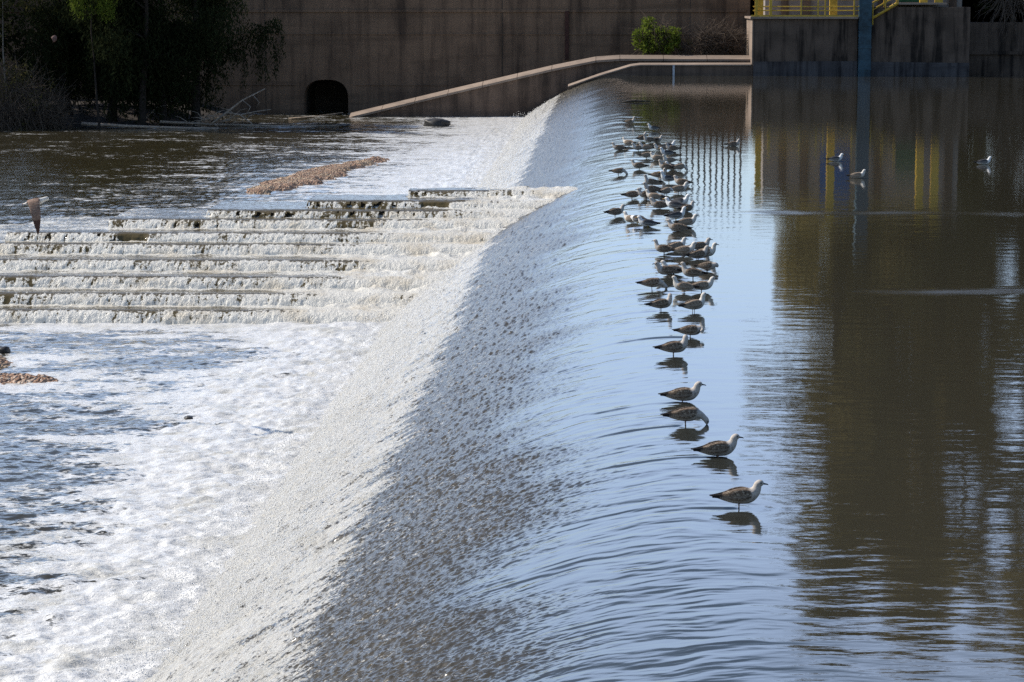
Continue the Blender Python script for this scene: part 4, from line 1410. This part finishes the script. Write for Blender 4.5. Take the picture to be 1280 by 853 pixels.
def part_mesh(name, fn, mat):
    bm = bmesh.new(); fn(bm)
    bmesh.ops.recalc_face_normals(bm, faces=bm.faces)
    me = bpy.data.meshes.new(name); bm.to_mesh(me); bm.free()
    me.materials.append(mat)
    me.polygons.foreach_set('use_smooth', [True] * len(me.polygons))
    return me


GM = {}
SHAPES = {}


def gull_meshes(pose, plum):
    if (pose, plum) in GM: return GM[(pose, plum)]
    if pose not in SHAPES:
        V, F, R, bill, eye, _ = gull_shape(pose)
        SHAPES[pose] = (V, R, bill, eye, remesh(V, F, 0.0048))
    V, R, bill, eye, me0 = SHAPES[pose]
    me = me0.copy(); me.name = 'gull_' + pose
    colour(me, V, R, plum, eye)
    bm_ = part_mesh('beak', lambda b: add_tube(b, bill, [0.0115, 0.0085, 0.0065, 0.003], 8), M['bill_yellow' if plum == 'adult' else 'bill_dark'])

    def eyes(b):
        bmesh.ops.create_uvsphere(b, u_segments=8, v_segments=6, radius=0.0062, matrix=Matrix.Translation(eye))
    em = part_mesh('eye', eyes, M['eye'])
    e2 = eye.copy()
    if pose in ('look', 'preen'):
        e2 = Vector((eye.x - 0.058, eye.y - 0.004, eye.z))
    else: e2.y = -e2.y
    em2 = part_mesh('eye', lambda b: bmesh.ops.create_uvsphere(b, u_segments=8, v_segments=6, radius=0.0062, matrix=Matrix.Translation(e2)), M['eye'])
    GM[(pose, plum)] = (me, bm_, em, em2)
    return GM[(pose, plum)]


def place_gull(pos, rz, pose, plum, label, group, scale=1.0, flip=False):
    me, bk, e1, e2 = gull_meshes(pose, plum)
    o = link(bpy.data.objects.new('gull', me))
    o.location = pos
    o.rotation_euler = (0, 0, rz)
    o.scale = (scale, -scale if flip else scale, scale)
    tag(o, label, 'gull', group)
    link(bpy.data.objects.new('beak', bk), o)
    link(bpy.data.objects.new('eye', e1), o)
    link(bpy.data.objects.new('eye', e2), o)
    return o


rg = random.Random(5)
for (px, py, ang, pose, plum, label), p in zip(GULLS, GPOS):
    place_gull((p.x, p.y, g(p.x) - 0.012), math.radians(ang + (rg.uniform(-26, 26) if py < 330 else (rg.uniform(-12, 12) if py < 400 else 0))), pose, plum, label, 'gulls standing along the weir crest', rg.uniform(0.96, 1.06) * (1.08 if py < 300 else 1.0), pose == 'preen' and rg.random() < 0.6 or pose == 'look' and rg.random() < 0.3)
for px, py, ang, plum, label in ((916, 183, 5, 'brown', 'brown gull floating on the pool, left of the other swimmers'),
                                 (1044, 202, 3, 'adult', 'white headed gull with dark back swimming on the mirrored blue patch'),
                                 (1071, 223, -4, 'pale', 'brownish gull swimming just in front of the white headed one by the blue patch'),
                                 (1229, 206, 0, 'adult', 'white headed gull with black back swimming alone at the far right')):
    p = at_z(px, py, 0)
    place_gull((p.x, p.y, 0.045), math.radians(ang), 'swim', plum, label, 'gulls swimming on the pool', 1.08)

PLUM['flying'] = dict(head=(0.72, 0.68, 0.62), back=(0.24, 0.15, 0.11), belly=(0.50, 0.44, 0.38), tail=(0.085, 0.045, 0.036), leg=(0.2, 0.14, 0.12), hm=0.0, bm=0.8, em=0.3)
# the flying gull over the fish pass
V, F, R = [], [], []
loft(V, F, R, [(-0.27, 0, 0.0, 0.06, 0.006), (-0.20, 0, 0.0, 0.045, 0.014), (-0.12, 0, 0, 0.055, 0.050), (0, 0, 0, 0.078, 0.080), (0.08, 0, 0.004, 0.074, 0.076), (0.17, 0, 0.02, 0.050, 0.052), (0.25, 0, 0.035, 0.044, 0.046), (0.29, 0, 0.036, 0.036, 0.038), (0.31, 0, 0.034, 0.014, 0.014)],
     lambda i, n: 'tail' if i == 0 else ('head' if i >= 5 or i == 1 else 'body'))
for s in (1, -1):
    loft(V, F, R, [(-0.02, s * 0.035, 0.04, 0.125, 0.022), (-0.02, s * 0.13, 0.03, 0.12, 0.018), (-0.01, s * 0.24, -0.08, 0.115, 0.014), (-0.01, s * 0.33, -0.24, 0.10, 0.012), (-0.02, s * 0.37, -0.42, 0.07, 0.008), (-0.03, s * 0.385, -0.56, 0.035, 0.006), (-0.045, s * 0.388, -0.64, 0.012, 0.005)],
         lambda i, n: 'tip' if i >= 4 else 'wing', 12, Vector((1, 0, 0)))
me = remesh(V, F, 0.007, 3)
colour(me, V, R, 'flying')
o = link(bpy.data.objects.new('gull', me))
o.location = at_y(43, 253, 50.0)
o.rotation_euler = (math.radians(4), math.radians(-8), math.radians(14))
tag(o, 'brown gull in flight with its wings swept down, above the upper left sill', 'gull')
link(bpy.data.objects.new('beak', part_mesh('beak', lambda b: add_tube(b, [(0.30, 0, 0.036), (0.34, 0, 0.032), (0.37, 0, 0.026), (0.38, 0, 0.016)], [0.0115, 0.0085, 0.0065, 0.003], 8), M['bill_dark'])), o)
for s in (1, -1):
    link(bpy.data.objects.new('eye', part_mesh('eye', lambda b: bmesh.ops.create_uvsphere(b, u_segments=8, v_segments=6, radius=0.006, matrix=Matrix.Translation((0.275, s * 0.040, 0.048))), M['eye'])), o)

# ------------------------------------------------------------------ light, sky, camera
AZ, EL = math.radians(-73), math.radians(40)        # azimuth from +Y towards +X
w = bpy.data.worlds.new('World')
scene.world = w
w.use_nodes = True
nt = w.node_tree
nt.nodes.clear()
sky = nt.nodes.new('ShaderNodeTexSky')
sky.sky_type = 'NISHITA'
sky.sun_disc = False
sky.sun_elevation = EL
sky.sun_rotation = AZ
sky.air_density = 1.0
sky.dust_density = 0.8
sky.ozone_density = 3.2
bg = nt.nodes.new('ShaderNodeBackground')
bg.inputs['Strength'].default_value = 0.08
wo = nt.nodes.new('ShaderNodeOutputWorld')
# pale haze band added low in the sky ahead to brighten the pool's reflection
def wn(t, **k):
    o = nt.nodes.new(t)
    for a, b in k.items(): setattr(o, a, b)
    return o
tc = wn('ShaderNodeTexCoord')
sx = wn('ShaderNodeSeparateXYZ'); nt.links.new(tc.outputs['Generated'], sx.inputs[0])
mr = wn('ShaderNodeMapRange', interpolation_type='SMOOTHSTEP')
nt.links.new(sx.outputs['Z'], mr.inputs['Value'])
for k, v in (('From Min', 0.25), ('From Max', 0.335), ('To Min', 1.0), ('To Max', 0.0)): mr.inputs[k].default_value = v
mr3 = wn('ShaderNodeMapRange', interpolation_type='SMOOTHSTEP')
nt.links.new(sx.outputs['Z'], mr3.inputs['Value'])
for k, v in (('From Min', -0.02), ('From Max', 0.24), ('To Min', 0.15), ('To Max', 1.0)): mr3.inputs[k].default_value = v
mr2 = wn('ShaderNodeMapRange', interpolation_type='SMOOTHSTEP')
nt.links.new(sx.outputs['Y'], mr2.inputs['Value'])
for k, v in (('From Min', 0.1), ('From Max', 0.9), ('To Min', 0.0), ('To Max', 1.0)): mr2.inputs[k].default_value = v
mu = wn('ShaderNodeMath', operation='MULTIPLY')
nt.links.new(mr.outputs['Result'], mu.inputs[0]); nt.links.new(mr2.outputs['Result'], mu.inputs[1])
mu0, mu = mu, wn('ShaderNodeMath', operation='MULTIPLY')
nt.links.new(mu0.outputs[0], mu.inputs[0]); nt.links.new(mr3.outputs['Result'], mu.inputs[1])
ca = wn('ShaderNodeMix', data_type='RGBA', blend_type='ADD')
ids = {i.identifier: i for i in ca.inputs}
nt.links.new(mu.outputs[0], ids['Factor_Float'])
nt.links.new(sky.outputs[0], ids['A_Color'])
ids['B_Color'].default_value = (5.0, 6.2, 8.9, 1)
nt.links.new([x for x in ca.outputs if x.identifier == 'Result_Color'][0], bg.inputs[0])
nt.links.new(bg.outputs[0], wo.inputs[0])
sd = bpy.data.lights.new('sun', 'SUN')
sd.energy = 3.0
sd.angle = math.radians(0.53)
sd.color = (1.0, 0.93, 0.82)
so = link(bpy.data.objects.new('sun', sd))
sv = Vector((math.sin(AZ) * math.cos(EL), math.cos(AZ) * math.cos(EL), math.sin(EL)))
so.rotation_euler = sv.to_track_quat('Z', 'Y').to_euler()
so.location = (0, 0, 60)

cd = bpy.data.cameras.new('camera')
cd.sensor_width = 36.0
cd.sensor_fit = 'HORIZONTAL'
cd.lens = 36.0 * FPX / 1280.0
cd.clip_start = 0.5
cd.clip_end = 6000
co = link(bpy.data.objects.new('camera', cd))
co.location = EYE
co.matrix_world = Matrix((
    (RT.x, UP.x, -FW.x, EYE.x), (RT.y, UP.y, -FW.y, EYE.y), (RT.z, UP.z, -FW.z, EYE.z), (0, 0, 0, 1)))
scene.camera = co
vs_ = scene.view_settings
vs_.view_transform = 'Standard'
vs_.look = 'None'
vs_.exposure = 0.8
vs_.gamma = 1.0
vs_.use_curve_mapping = False
scene.cycles.use_denoising = False
scene.cycles.max_bounces = 6
scene.cycles.sample_clamp_indirect = 6.0
